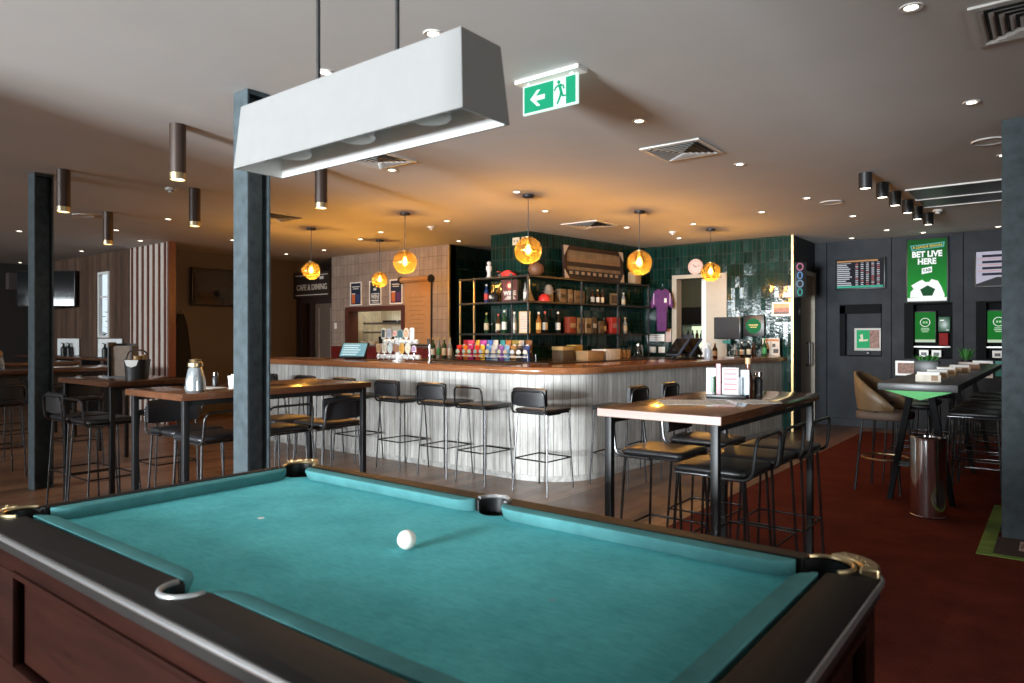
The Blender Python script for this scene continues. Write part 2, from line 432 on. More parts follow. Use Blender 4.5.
struct(MB().box(-1.20, -1.08, NEAR_Y, -.30, 0, CEIL).build('wall_shade_east', M_DARKWALL, smooth=False))  # second added blocker out of view, dims the betting side
struct(MB().box(X1, X1 + .2, NEAR_Y, .1, 0, CEIL).box(X1, X1 + .2, 1.9, Y1, 0, CEIL).box(X1, X1 + .2, .1, 1.9, 0, 1.0).box(X1, X1 + .2, .1, 1.9, 2.5, CEIL).build('wall_east', M_DARKWALL, smooth=False))
f = MB().box(X1 + .04, X1 + .10, .1, .16, 1.0, 2.5).box(X1 + .04, X1 + .10, 1.84, 1.9, 1.0, 2.5).box(X1 + .04, X1 + .10, .16, 1.84, 1.0, 1.06).box(X1 + .04, X1 + .10, .16, 1.84, 2.44, 2.5)
fo = struct(f.build('window_9', M_BLACK, smooth=False)); MB().box(X1 + .068, X1 + .072, .16, 1.84, 1.06, 2.44).build('window_pane', M_GLASS, fo, smooth=False)  # east window added only to carry the fill light
struct(MB().box(X0 - .2, X0, NEAR_Y, WY + .05, 0, CEIL).build('wall_west', M_DARKWALL, smooth=False))
# timber lined wall with a slit window
w = MB()
w.box(X0, -13.72, WY, WY + .05, 0, CEIL).box(-13.32, -11.06, WY, WY + .05, 0, CEIL).box(-13.72, -13.32, WY, WY + .05, 0, 1.40).box(-13.72, -13.32, WY, WY + .05, 2.54, CEIL)
struct(w.build('wall_timber', M_WOODWALL, smooth=False))
f = MB()
f.box(-13.75, -13.70, WY - .02, WY + .04, 1.38, 2.56).box(-13.34, -13.29, WY - .02, WY + .04, 1.38, 2.56).box(-13.70, -13.34, WY - .02, WY + .04, 1.38, 1.42).box(-13.70, -13.34, WY - .02, WY + .04, 2.52, 2.56)
f.box(-13.70, -13.34, WY + .0, WY + .03, 2.10, 2.13)
fo = struct(f.build('window_8', M_WHITE, smooth=False))
MB().box(-13.70, -13.34, WY + .01, WY + .014, 1.42, 2.52).build('window_pane', M_GLASS, fo, smooth=False)
sh = thing('garden_shrub', 'leafy green shrub outside the slit window', 'shrub', (-15.6, 6.35, 0))
MB().cyl((0, 0, 0), (0, 0, .9), .03, seg=8).build('stem', M_MAHOG, sh)
rs = random.Random(3); m = MB()
for k in range(420):
    p = Vector((rs.gauss(0, .5), rs.gauss(0, .22), 1.1 + rs.gauss(0, .42))); a = rs.uniform(0, 2 * pi); u = Vector((cos(a), sin(a), rs.uniform(-.5, .5))) * .08; v = Vector((-sin(a), cos(a), rs.uniform(-.5, .5))) * .03
    m.poly([p - u, p + v, p + u, p - v])
m.build('foliage', M_LEAF, sh, smooth=False)
# recess behind the slats
struct(MB().box(-12.2, -12.0, WY + .05, 9.6, 0, CEIL).build('wall_recess', M_TAUPE, smooth=False))
# end of the corridor
struct(MB().box(-12.0, -7.9, 9.6, 9.8, 0, CEIL).build('wall_corridor', M_TAUPE, smooth=False))
# brown tiled kitchen wall with pass opening
KY = 8.35
PX0, PX1, PZ0, PZ1 = -10.36, -8.90, 1.02, 1.86
w = MB()
w.box(-10.86, PX0, KY, KY + .16, .0, CEIL).box(PX1, -7.82, KY, KY + .16, 0, CEIL).box(PX0, PX1, KY, KY + .16, PZ1, CEIL).box(PX0, PX1, KY, KY + .16, 0, PZ0)
struct(w.build('wall_kitchen', M_BROWN, smooth=False))
struct(MB().box(-10.86, -7.82, KY - .012, KY - .001, .55, 1.22).build('trim_1', M_REDTILE, smooth=False))
struct(MB().box(-7.835, -7.805, KY - .016, KY + .02, 0, CEIL).build('trim_2', M_GOLD, smooth=False))
struct(MB().box(-7.96, -7.82, KY + .02, 10.7, 0, CEIL).build('wall_green_return', M_GREEN, smooth=False))
f = MB()
f.box(PX0 - .07, PX0 + .03, KY - .03, KY + .2, PZ0 - .05, PZ1 + .08).box(PX1 - .03, PX1 + .07, KY - .03, KY + .2, PZ0 - .05, PZ1 + .08)
f.box(PX0 + .03, PX1 - .03, KY - .03, KY + .2, PZ1, PZ1 + .08).box(PX0 + .03, PX1 - .03, KY - .03, KY + .2, PZ0 - .05, PZ0)
struct(f.build('trim_3', plain('pass_frame_redwood', (0.075, 0.022, 0.014), 0.4), smooth=False))
M_KT = tile_mat('kitchen_white_tile', (0.62, 0.58, 0.48), (0.70, 0.66, 0.55), (0.30, 0.27, 0.22), 0.05, 1.2, 0.4, 0.3)
struct(MB().box(-10.70, -7.96, 9.44, 9.6, 0, CEIL).build('wall_kitchen_back', M_KT, smooth=False))
struct(MB().box(-10.86, -10.70, KY + .16, 9.6, 0, CEIL).build('wall_kitchen_end', M_KT, smooth=False))
# tiled back wall with doorway
TY = 10.7
DX0, DX1, DZ = -4.96, -4.14, 2.34
w = MB()
w.box(-7.82, DX0, TY, TY + .15, 0, CEIL).box(DX1, -3.1, TY, TY + .15, 0, CEIL).box(DX0, DX1, TY, TY + .15, DZ, CEIL)
struct(w.build('wall_green_back', M_GREEN, smooth=False))
f = MB()
f.box(DX0 - .05, DX0 + .03, TY - .02, TY + .17, 0, DZ + .06).box(DX1 - .03, DX1 + .05, TY - .02, TY + .17, 0, DZ + .06).box(DX0 + .03, DX1 - .03, TY - .02, TY + .17, DZ, DZ + .06)
struct(f.build('trim_4', M_CREAM, smooth=False))
d = struct(MB().box(-4.44, -4.17, TY + .02, TY + .06, 0.01, DZ - .01).build('door_1', M_CREAM, smooth=False))
MB().box(-4.42, -4.40, TY - .01, TY + .02, 1.0, 1.12).build('door_handle', M_CHROME, d)
f = MB().box(-4.74, -4.66, TY + .55, TY + .65, 0, 2.6)
struct(f.build('trim_5', M_WHITE, smooth=False))
struct(MB().box(-6.4, -3.3, TY + 2.3, TY + 2.45, 0, CEIL).build('wall_storeroom', plain('store_olive', (0.16, 0.17, 0.12), 0.7), smooth=False))
struct(MB().box(-6.5, -6.4, TY + .15, TY + 2.3, 0, CEIL).build('wall_storeroom_west', M_CREAM, smooth=False))
struct(MB().box(-3.3, -3.25, TY + .15, TY + 2.3, 0, CEIL).build('wall_storeroom_east', M_CREAM, smooth=False))
struct(MB().box(-3.115, -3.085, TY - .016, TY + .02, 0, CEIL).build('trim_6', M_GOLD, smooth=False))
# passage wall with cream door beside the betting wall
w = MB().box(-3.22, -3.1, TY + .15, 11.13, 0, CEIL).box(-3.22, -3.1, 11.13, Y1, 2.36, CEIL)
struct(w.build('wall_passage', M_SLATEDK, smooth=False))
d = struct(MB().box(-3.18, -3.14, 11.15, 11.82, 0.01, 2.35).build('door_2', plain('taupe_door', (0.30, 0.235, 0.175), 0.5), smooth=False))
MB().tube(fillet([(-3.14, 11.55, .95), (-3.09, 11.55, .95), (-3.09, 11.55, 1.3), (-3.14, 11.55, 1.3)], .02), .012).build('door_handle', M_BLACKM, d)
f = MB().box(-3.20, -3.08, 11.82, 11.90, 0, 2.42).box(-3.20, -3.08, 11.13, 11.82, 2.35, 2.42)
struct(f.build('trim_7', M_CREAM, smooth=False))
# betting wall
w = MB(); BW0, BW1 = -3.1, X1
niches = [(-2.73, -2.13, 1.09, 1.90), (-1.83, -1.21, 1.07, 1.90), (-.93, -.31, 1.07, 1.90)]
xs = BW0
for a, b, c, e in niches:
    w.box(xs, a, Y1, Y1 + .3, 0, CEIL); w.box(a, b, Y1, Y1 + .3, 0, c); w.box(a, b, Y1, Y1 + .3, e, CEIL); w.box(a, b, Y1 + .25, Y1 + .3, c, e); xs = b
w.box(xs, BW1, Y1, Y1 + .3, 0, CEIL)
struct(w.build('wall_betting', M_SLATE, smooth=False))
f = MB()
for sx in (-2.92, -2.0, -1.08, -.16, .76): f.box(sx - .006, sx + .006, Y1 - .004, Y1 - .0005, .12, CEIL)
struct(f.build('trim_8', plain('niche_black', (.006, .0065, .007), .8, spec=.1), smooth=False))
struct(MB().box(-3.08, X1, Y1 - .03, Y1 - .001, 0, .12).build('baseboard_betting', M_SLATE, smooth=False))

# green tiled pillar behind the bar (its long face is turned a few degrees)
O2 = Vector((-5.93, 7.97)); U2 = Vector((.147, .989)); N2 = Vector((.989, -.147)); ANG = math.atan2(U2.y, U2.x)
def bp(a, off, z): p = O2 + U2 * a + N2 * off; return (p.x, p.y, z)
pl = [(O2.x, O2.y), bp(2.72, 0, 0)[:2], (-6.62, 10.69), (-6.62, 7.97)]
struct(MB().prism(pl, 0, CEIL - .002).build('wall_pillar', M_GREEN, smooth=False))

# red carpet over the boards on the +X side of the room
tag(MB().prism([(-.26, NEAR_Y + .02), (X1 - .02, NEAR_Y + .02), (X1 - .02, 11.3), (-2.26, 11.3), (-2.26, 2.15), (-.26, 2.15)], 0.0, 0.008).build('carpet', M_CARPET, smooth=False), 'dark red carpet laid over the boards beyond the pool table', 'carpet')

# steel columns (H section)
def column(x, y, label):
    m = MB(); b = .0775; t = .012
    m.box(-b, b, -b, -b + t, 0, CEIL - .004).box(-b, b, b - t, b, 0, CEIL - .004).box(-t / 2, t / 2, -b + t, b - t, 0, CEIL - .004)
    m.box(-b + .002, b - .002, -b + .001, b - .001, CEIL - .03, CEIL - .003)
    o = m.build('steel_column', M_STEEL, loc=(x, y, 0), smooth=False)
    return tag(o, label, 'column', 'H section steel columns')
column(-3.93, 2.42, 'grey blue steel column standing just behind the pool table and lamp')
column(-7.42, 2.42, 'dark steel column among the drinking tables toward the timber wall')
column(-.235, 5.99, 'grey blue steel column rising from the green edged floor mat')

# ------------------------------------------------------------------ pool table
PT = thing('pool_table', 'pub pool table with teal cloth and dark mahogany cabinet', 'pool table', (-1.49, 1.285, 0))
HX, HY, RX, RY = 1.05, .50, 1.165, .61
def pocket_loop(grow=0.0, cr=.062, mr=.056):
    pts = []
    def corner(sx, sy, rev):
        c = arc(HX, HY, cr + grow, -75, 165, 12); c = [(sx * x, sy * y) for x, y in c]
        return c[::-1] if rev else c
    pts += corner(1, 1, False)
    pts += arc(0, HY + .022, mr + grow, -20, 200, 10)
    pts += corner(-1, 1, True)
    pts += corner(-1, -1, False)
    pts += [(-x, -y) for x, y in arc(0, HY + .022, mr + grow, -20, 200, 10)]
    pts += corner(1, -1, True)
    return pts
rl = MB().prism(rrect(-RX, RX, -RY, RY, .10), .795, .853, [pocket_loop()])
for v in rl.bm.verts:
    if v.co.z > .85 and (abs(v.co.x) > HX + .072 or abs(v.co.y) > HY + .088 or (abs(v.co.x) - RX + .10) ** 2 + (abs(v.co.y) - RY + .10) ** 2 > .0098 and abs(v.co.x) > RX - .10 and abs(v.co.y) > RY - .10): v.co.z -= .013
rl.build('rail', M_RAIL, PT, bevel=.012, ang=50)
bed = []
for sx, sy in ((1, 1), (-1, 1), (-1, -1), (1, -1)):
    c = arc(HX + .012, HY + .012, .068, 265, 185, 8); c = [(sx * x, sy * y) for x, y in c]
    if sx * sy < 0: c = c[::-1]
    bed += c
    if (sx, sy) == (1, 1): bed += [(x, y) for x, y in arc(0, HY + .03, .054, 330, 210, 8)]
    if (sx, sy) == (-1, -1): bed += [(-x, -y) for x, y in arc(0, HY + .03, .054, 330, 210, 8)]
MB().prism(bed, .775, .812).build('playing_bed', M_CLOTH, PT, smooth=False)
MB().cyl((-.545, 0, .8123), (-.545, 0, .8128), .011, seg=14).build('spot_marker', M_PAPER, PT)
MB().cyl((.60, 0, .8123), (.60, 0, .8126), .010, seg=14).build('chalk_mark', plain('chalk_smudge', (.10, .33, .34), .9), PT)
def cushion(along, x0, x1, back, sgn):
    """along 'x' or 'y'; back: coordinate of the back edge; sgn: direction of the nose"""
    L = x1 - x0; st = [(0, .006), (.008, .02), (.022, .034), (.045, .043), (.075, .046)]
    st = [(x0 + a, o) for a, o in st] + [(x1 - a, o) for a, o in st[::-1]]
    secs = []
    for s_, o in st:
        sec = [(0, .853), (o * .6, .854), (o, .851), (o + .002, .843), (max(o - .012, .002), .813), (0, .813)]
        secs.append([(s_, back + sgn * q, z) if along == 'x' else (back + sgn * q, s_, z) for q, z in sec])
    return MB().loft(secs).build('cushion', M_CUSHION, PT, ang=60)
for sg in (1, -1):
    cushion('x', -HX + .07, -.06, sg * HY, -sg); cushion('x', .06, HX - .07, sg * HY, -sg)
    cushion('y', -HY + .07, HY - .07, sg * HX, -sg)
M_POCKET = plain('pocket_leather', (.010, .010, .011), .35)
for sx in (1, 0, -1):
    for sy in (1, -1):
        cx, cy, r = (sx * HX, sy * HY, .062) if sx else (0, sy * (HY + .022), .056)
        base = math.degrees(math.atan2(sy, sx)) if sx else 90 * sy
        p = MB()
        ring = [(cx + r * cos(radians(base + k)), cy + r * sin(radians(base + k))) for k in range(-112, 113, 14)]
        p.loft([[(x, y, z) for x, y in ring] + [(cx + (x - cx) * .93, cy + (y - cy) * .93, z) for x, y in ring[::-1]] for z in (.66 if sx else .75, .80, .848)])
        p.cyl((cx, cy, .655 if sx else .745), (cx, cy, .665 if sx else .755), r, seg=18)
        po = p.build('pocket', M_POCKET, PT)
        MB().tube([(x, y, .854) for x, y in ring[1:-1]], .0065, 8).build('pocket_rim', M_BRASS if sx else plain('pocket_rim_plastic', (.20, .20, .20), .3), po)
        if sx:   # metal corner plate wrapped round the rail
            a = arc(cx + sx * .015, cy + sy * .01, .100, base - 45, base + 45, 8) if sx else []
            inner = [(cx + .075 * cos(radians(base + k)), cy + .075 * sin(radians(base + k))) for k in (52, 26, 0, -26, -52)]
            c = MB().prism(a + inner, .798, .862).build('corner_plate', M_BRASS, PT, bevel=.006)
            sc = MB()
            for k in (-30, -10, 10, 30): sc.sphere((cx + .088 * cos(radians(base + k)), cy + .088 * sin(radians(base + k)), .862), .006, 8, 6)
            sc.build('plate_stud', M_BRASS, c)
ts = MB(); ts.tube([(x, y, .829) for x, y in rrect(-RX - .001, RX + .001, -RY - .001, RY + .001, .101, 6)], .008, 10, closed=True)
ts.build('edge_strip', plain('brushed_edge_strip', (.72, .74, .76), .28, .95, var=.03), PT)
BX, BY = 1.12, .575
MB().box(-BX, BX, -BY, BY, .30, .795, .006).build('cabinet', M_MAHOG, PT)
def panel(axis, sg):
    q = MB(); t = .022
    L = BX if axis == 'x' else BY; s_ = sg * (BY if axis == 'x' else BX)
    st = .30 if axis == 'x' else .12
    def bx(a0, a1, z0, z1, th=t):
        lo, hi = sorted((s_, s_ + sg * th))
        if axis == 'x': q.box(a0, a1, lo, hi, z0, z1, .004)
        else: q.box(lo, hi, a0, a1, z0, z1, .004)
    bx(-L, L, .735, .79); bx(-L, L, .30, .47); bx(-L, -L + st, .47, .735); bx(L - st, L, .47, .735)
    for a0, a1, z0, z1 in ((-L + st, L - st, .727, .745), (-L + st, L - st, .462, .48), (-L + st - .008, -L + st + .010, .47, .735), (L - st - .010, L - st + .008, .47, .735)): bx(a0, a1, z0, z1, t + .008)
    q.build('side_panel', M_MAHOG, PT)
for sg in (1, -1): panel('x', sg); panel('y', sg)
for sx in (1, -1):
    for sy in (1, -1):
        cx, cy = sx * .99, sy * .45; secs = []
        for z, h in ((0, .055), (.05, .055), (.06, .045), (.20, .062), (.30, .075)):
            secs.append([(cx + h, cy + h, z), (cx - h, cy + h, z), (cx - h, cy - h, z), (cx + h, cy - h, z)])
        MB().loft(secs).build('leg', M_MAHOG, PT, bevel=.005)
b = MB().sphere((0, 0, 0), .0265, 28, 18).build('cue_ball', M_BALL, loc=(-1.42, 1.345, .8386), ang=180)
tag(b, 'white cue ball resting alone on the teal pool table cloth', 'ball')

# ------------------------------------------------------------------ lamp over the pool table
LP = thing('pool_table_lamp', 'long white trough pendant lamp hanging on two rods over the pool table', 'lamp', (-1.60, 1.315, 0))
def trough(z0, z1, hx0, hy0, hx1, hy1, t):
    m = MB()
    o = [[(sx * hx, sy * hy, z) for sx, sy in ((1, 1), (-1, 1), (-1, -1), (1, -1))] for z, hx, hy in ((z0, hx0, hy0), (z1, hx1, hy1))]
    i = [[(sx * (hx - t), sy * (hy - t), z) for sx, sy in ((1, 1), (-1, 1), (-1, -1), (1, -1))] for z, hx, hy in ((z0, hx0, hy0), (z1 - t, hx1, hy1))]
    v = [[m.bm.verts.new(p) for p in r] for r in (i[1], i[0], o[0], o[1])]
    for a, b_ in zip(v, v[1:]):
        for k in range(4): m.bm.faces.new((a[k], a[(k + 1) % 4], b_[(k + 1) % 4], b_[k]))
    m.bm.faces.new(v[0]); m.bm.faces.new(v[-1]); return m
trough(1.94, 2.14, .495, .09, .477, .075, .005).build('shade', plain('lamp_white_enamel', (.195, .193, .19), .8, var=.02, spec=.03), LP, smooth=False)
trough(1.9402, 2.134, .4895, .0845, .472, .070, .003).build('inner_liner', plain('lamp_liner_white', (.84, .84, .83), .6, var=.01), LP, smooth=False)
for x in (-.30, 0, .30):
    d = MB().lathe([(.0, 1.985), (.052, 1.985), (.056, 1.975), (.050, 1.968), (.0, 1.966)], 24, (x, 0, 0)).build('reflector_bulb', plain('frosted_lens', (.62, .62, .61), .4), LP)
    MB().lathe([(.054, 1.982), (.03, 2.05), (.016, 2.13)], 20, (x, 0, 0)).build('lamp_cone', M_WHITE, d)
for x in (-.175, .175):
    MB().cyl((x, 0, 2.139), (x, 0, CEIL - .001), .006, seg=10).build('rod', M_BLACK, LP)
    MB().cyl((x, 0, CEIL - .03), (x, 0, CEIL - .0005), .03, seg=16).build('ceiling_rose', M_BLACK, LP)

# ------------------------------------------------------------------ stools
def make_stool(back):
    t = thing('bar_stool', 'bar stool', 'stool')
    s_ = MB()
    s_.loft([[(x, y, z) for x, y in rrect(-hx, hx, -hy, hy, r, 4)] for z, hx, hy, r in ((.722, .175, .175, .03), (.728, .188, .188, .035), (.742, .19, .19, .035), (.752, .182, .182, .035), (.757, .15, .15, .04), (.759, .08, .08, .04))])
    s_.build('seat', M_LEATHER, t, ang=70)
    MB().tube(fillet([(-.17, .18, .715), (.17, .18, .715), (.17, -.18, .715), (-.17, -.18, .715), (-.17, .17, .715)], .03, 3), .0075).build('seat_frame', M_BLACKM, t)
    for sx in (1, -1):
        for sy in (1, -1):
            MB().tube([(sx * .165, sy * .165, .715), (sx * .195, sy * .20, .0)], .0078).build('leg', M_BLACKM, t)
    k = .42
    q = [(sx * (.165 + .03 * (1 - .30 / .715)), sy * (.165 + .035 * (1 - .30 / .715)), .30) for sx, sy in ((1, 1), (-1, 1), (-1, -1), (1, -1))]
    MB().tube(q, .007, closed=True).build('foot_ring', M_BLACKM, t)
    path = fillet([(-.187, .0, .712), (-.187, -.215, .712), (-.180, -.235, .915), (.180, -.235, .915), (.187, -.215, .712), (.187, .0, .712)], .055, 5)
    MB().tube(path, .0085).build('back_loop', M_BLACKM, t)
    if back:
        p = MB(); secs = []
        for x in [-.185 + .37 * i / 8 for i in range(9)]:
            c = .022 * (1 - (x / .185) ** 2); e = .0 if abs(x) < .18 else .008
            secs.append([(x, -.190 - c, .775 + e), (x, -.212 - c, .785 + e), (x, -.214 - c, .935 - e), (x, -.192 - c, .945 - e), (x, -.186 - c, .93 - e), (x, -.182 - c, .79 + e)])
        p.loft(secs).build('backrest', M_LEATHER, t, ang=50)
    return t
PAD = make_stool(True); LOOP = make_stool(False)
used = {'p': False, 'l': False}
def stool(kind, x, y, deg, label, group=None, z=0.0):
    src = PAD if kind == 'p' else LOOP
    o = src if not used[kind] else dup(src, (0, 0, 0)); used[kind] = True
    o.location = (x, y, z); o.rotation_euler = (0, 0, radians(deg)); o['label'] = label
    if group: o['group'] = group
# along the long white front of the bar (facing the bar, +Y)
names = ['first', 'second', 'third', 'fourth', 'fifth', 'sixth', 'seventh']
for i, (x, kd) in enumerate([(-3.70, 'p'), (-4.40, 'l'), (-4.92, 'p'), (-5.55, 'p'), (-6.28, 'p'), (-6.98, 'p'), (-7.72, 'p')]):
    kindtxt = 'padded back' if kd == 'p' else 'open loop back'
    stool(kd, x, 5.195, random.uniform(-4, 4), 'black %s stool at the long bar front, %s from the rounded corner' % ('padded' if kd == 'p' else 'open loop', names[i]), 'stools along the bar front')
for y, x, nm in ((5.86, -3.27, 'closest to the rounded bar corner'), (6.47, -3.24, 'second from the rounded bar corner'), (7.43, -3.17, 'third from the rounded bar corner')):
    stool('p', x - .03, y, 93, 'black padded stool at the short side of the bar, ' + nm, 'stools along the side of the bar')
# around the tall table beside the red carpet
M_EDGE_GLARE = wood('edge_window_glare', (.26, .19, .165), (.36, .28, .25), 'x', .3, 5)  # pale tone stands in for window reflection on the menu table's ends
def tall_table(x0, x1, y0, y1, h, label, mat, group, zb=0.0):
    t = thing('high_table', label, 'table', ((x0 + x1) / 2, (y0 + y1) / 2, zb), 0, group); h -= zb; hx, hy = (x1 - x0) / 2, (y1 - y0) / 2
    MB().box(-hx, hx, -hy, hy, h - .042, h, .004).build('tabletop', mat, t)
    for sx in (1, -1):
        for sy in (1, -1):
            cx, cy = sx * (hx - .045), sy * (hy - .045)
            lg = MB().box(cx - .018, cx + .018, cy - .018, cy + .018, 0.0, h - .042, .002).build('leg', plain('table_leg_steel', (.009, .009, .010), .42, spec=.3), t)
    for sy in (1, -1): MB().box(-hx + .003, hx - .003, sy * hy - .0015, sy * hy + .0015, h - .039, h - .003).build('edge_band', M_EDGE_GLARE if zb else mat, t, smooth=False)
    ap = MB()
    for sx in (1, -1): ap.box(sx * (hx - .045) - .012, sx * (hx - .045) + .012, -hy + .067, hy - .067, h - .075, h - .0425)
    ap.build('apron_rail', M_BLACK, t)
    return t
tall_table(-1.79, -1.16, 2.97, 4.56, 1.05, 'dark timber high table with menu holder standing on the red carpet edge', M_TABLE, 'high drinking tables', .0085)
stool('l', -1.79, 3.72, -90, 'open loop stool on the bar side of the menu table', 'stools around the menu table', .009)
stool('p', -1.77, 4.30, -90, 'padded stool on the bar side of the menu table', 'stools around the menu table', .009)
stool('l', -1.34, 3.44, 90, 'open loop stool on the carpet side of the menu table, closest to the pool table', 'stools around the menu table', .009)
stool('l', -1.34, 3.86, 90, 'open loop stool on the carpet side of the menu table, middle of three', 'stools around the menu table', .009)
stool('l', -1.31, 4.275, 90, 'open loop stool on the carpet side of the menu table, closest to the betting wall', 'stools around the menu table', .009)
# tables on the window side
tall_table(-4.93, -4.17, 2.10, 3.58, 1.05, 'dark timber high table with chrome topped carafe behind the steel column', M_TABLE, 'high drinking tables')
stool('l', -4.48, 2.47, 90, 'open loop stool at the carafe table, just beside the steel column', 'stools around the carafe table')
stool('l', -4.48, 2.92, 90, 'open loop stool at the carafe table, middle of the pool table side', 'stools around the carafe table')
stool('p', -4.48, 3.40, 90, 'padded stool at the end of the carafe table toward the bar', 'stools around the carafe table')
stool('p', -4.93, 2.52, -90, 'padded stool on the far side of the carafe table under the carafe', 'stools around the carafe table')
stool('l', -4.93, 3.30, -90, 'open loop stool on the far side of the carafe table toward the bar', 'stools around the carafe table')
tall_table(-6.75, -5.76, 2.33, 2.98, 1.05, 'dark timber high table with menu box and black condiment tub', M_TABLEX, 'high drinking tables')
stool('p', -6.42, 2.40, 0, 'padded stool at the condiment tub table, next to the dark column', 'stools around the condiment tub table')
stool('l', -6.00, 2.40, 0, 'open loop stool at the condiment tub table, on the window side', 'stools around the condiment tub table')
stool('p', -6.25, 3.02, 180, 'padded stool on the bar side of the condiment tub table', 'stools around the condiment tub table')
tall_table(-9.30, -8.50, 2.00, 3.70, 1.05, 'dark timber high table beyond the dark column with clear carafe', M_TABLE, 'high drinking tables')
stool('p', -8.33, 2.33, 90, 'padded stool at the table beyond the dark column, by the clear carafe', 'stools beyond the dark column')
stool('p', -8.33, 3.05, 90, 'padded stool at the table beyond the dark column, second from the clear carafe', 'stools beyond the dark column')
stool('l', -9.45, 2.85, -90, 'open loop stool behind the table beyond the dark column', 'stools beyond the dark column')
tall_table(-11.6, -10.8, 2.6, 4.0, 1.05, 'dark timber high table standing before the timber slat wall', M_TABLE, 'high drinking tables')
stool('p', -10.62, 3.0, 90, 'padded stool before the slat wall table, window side', 'stools before the slat wall')
stool('p', -10.62, 3.6, 90, 'padded stool before the slat wall table, slat side', 'stools before the slat wall')

# ------------------------------------------------------------------ the bar
BAR = thing('bar_counter', 'long L-shaped bar with whitewashed boards and polished timber top', 'bar counter', (0, 0, 0))
RC = .60
def bar_path(off):
    """outer face line moved outwards by off: long front, rounded corner, slightly skewed side"""
    d = Vector((.075, 1)).normalized(); nrm = Vector((d.y, -d.x)); c = Vector((-4.20, 6.04)); r = RC + off
    a0, a1 = -90, math.degrees(math.atan2(nrm.y, nrm.x))
    pts = [Vector((-9.0 - max(off, 0) * .4, 5.44 - off))]
    for k in range(17):
        a = radians(a0 + (a1 - a0) * k / 16); pts.append(c + Vector((cos(a), sin(a))) * r)
    e = c + nrm * r; k = (10.692 - e.y) / d.y; pts.append(e + d * k); return pts
def strip(name, mat, o0, o1, z0, z1, prof=None):
    """extrude a section along the bar; prof: list of (offset, z)"""
    prof = prof or [(o0, z0), (o1, z0), (o1, z1), (o0, z1)]
    m = MB(); L = m.bm.loops.layers.uv.new('UVMap'); cols = []
    paths = [bar_path(o) for o, z in prof]; run = 0; us = [0]
    ref = bar_path(0)
    for a, b_ in zip(ref, ref[1:]): run += (b_ - a).length; us.append(run)
    for i in range(len(ref)): cols.append([m.bm.verts.new((paths[j][i].x, paths[j][i].y, prof[j][1])) for j in range(len(prof))])
    n = len(prof)
    for i in range(len(ref) - 1):
        for j in range(n):
            f = m.bm.faces.new((cols[i][j], cols[i + 1][j], cols[i + 1][(j + 1) % n], cols[i][(j + 1) % n]))
            for lp, (uu, jj) in zip(f.loops, ((us[i], j), (us[i + 1], j), (us[i + 1], (j + 1) % n), (us[i], (j + 1) % n))):
                lp[L].uv = (uu, prof[jj][1] + prof[jj][0])
    m.bm.faces.new(cols[0]); m.bm.faces.new(cols[-1][::-1])
    return m.build(name, mat, BAR, uv=True, ang=40)
strip('front_panel', M_BAR, -.05, 0, .05, 1.03)
strip('kick_strip', plain('scuffed_kick_strip', (.42, .41, .39), .5, var=.3, scale=20), 0, .012, .0, .055)
pr = [(-.60, 1.035), (.045, 1.030), (.066, 1.040), (.074, 1.060), (.072, 1.085), (.060, 1.100), (.040, 1.104), (-.02, 1.104), (-.60, 1.104)]
strip('countertop', M_BARTOP, 0, 0, 0, 0, pr)
strip('inner_panel', M_BLACK, -.60, -.55, 0, 1.03)
MB().box(-9.0, -8.96, 5.49, 6.0, 0, 1.03).build('end_panel', M_BAR, BAR, smooth=False)
# dark rubber spill mats on the inner edge of the counter
for i, (x0, x1, lab) in enumerate(((-8.6, -7.6, 'dark spill mat on the bar beside the order tablet'), (-6.85, -6.68, 'short dark spill mat on the bar before the beer taps'), (-5.6, -4.5, 'dark spill mat on the bar near its rounded corner'))):
    m = MB().box(x0, x1, 5.66, 5.92, 1.1043, 1.112, .003)
    tag(m.build('bar_mat', plain('bar_mat_rubber', (.05, .04, .03), .6, var=.3, scale=30), smooth=False), lab, 'bar mat', 'spill mats on the bar')

# back bar: cabinets around the pillar
bb = MB()
bb.prism([(-7.78, 7.28), (-5.12, 7.28), bp(2.68, .80, 0)[:2], bp(2.68, .005, 0)[:2], bp(-.005, .005, 0)[:2], (-6.63, 7.955), (-7.78, 7.955)], 0, 1.03)
BB = thing('back_bar_cabinet', 'dark back bar cabinet wrapped around the green tiled pillar', 'cabinet')
bb.build('cabinet_body', M_BLACK, BB, smooth=False)
MB().prism([(-7.79, 7.24), (-5.08, 7.24), bp(2.69, .84, 0)[:2], bp(2.69, .004, 0)[:2], bp(-.004, .004, 0)[:2], (-6.64, 7.96), (-7.79, 7.96)], 1.03, 1.065).build('worktop', plain('back_bar_worktop', (.06, .04, .028), .3), BB, smooth=False)

# black steel bottle shelving
SH = thing('bottle_shelving', 'black steel open shelving stocked with bottles around the green pillar', 'shelving')
SZ = (1.445, 1.885, 2.235)
for z in SZ:
    out = [(-6.92, 7.60), bp(-.37, .36, 0)[:2], bp(2.42, .36, 0)[:2], bp(2.42, .03, 0)[:2], bp(-.03, .03, 0)[:2], (-6.92, 7.94)]
    MB().prism(out, z - .025, z).build('shelf', M_BLACK, SH, smooth=False)
posts = [(-6.91, 7.615), (-6.64, 7.615), (-5.95, 7.615), bp(-.35, .345, 0)[:2], bp(.75, .345, 0)[:2], bp(1.6, .345, 0)[:2], bp(2.40, .345, 0)[:2]]
for i, (x, y) in enumerate(posts):
    MB().box(x - .011, x + .011, y - .011, y + .011, 1.066, 2.24).build('post', M_GOLD if i in (0, 1) else M_BLACKM, SH, smooth=False)

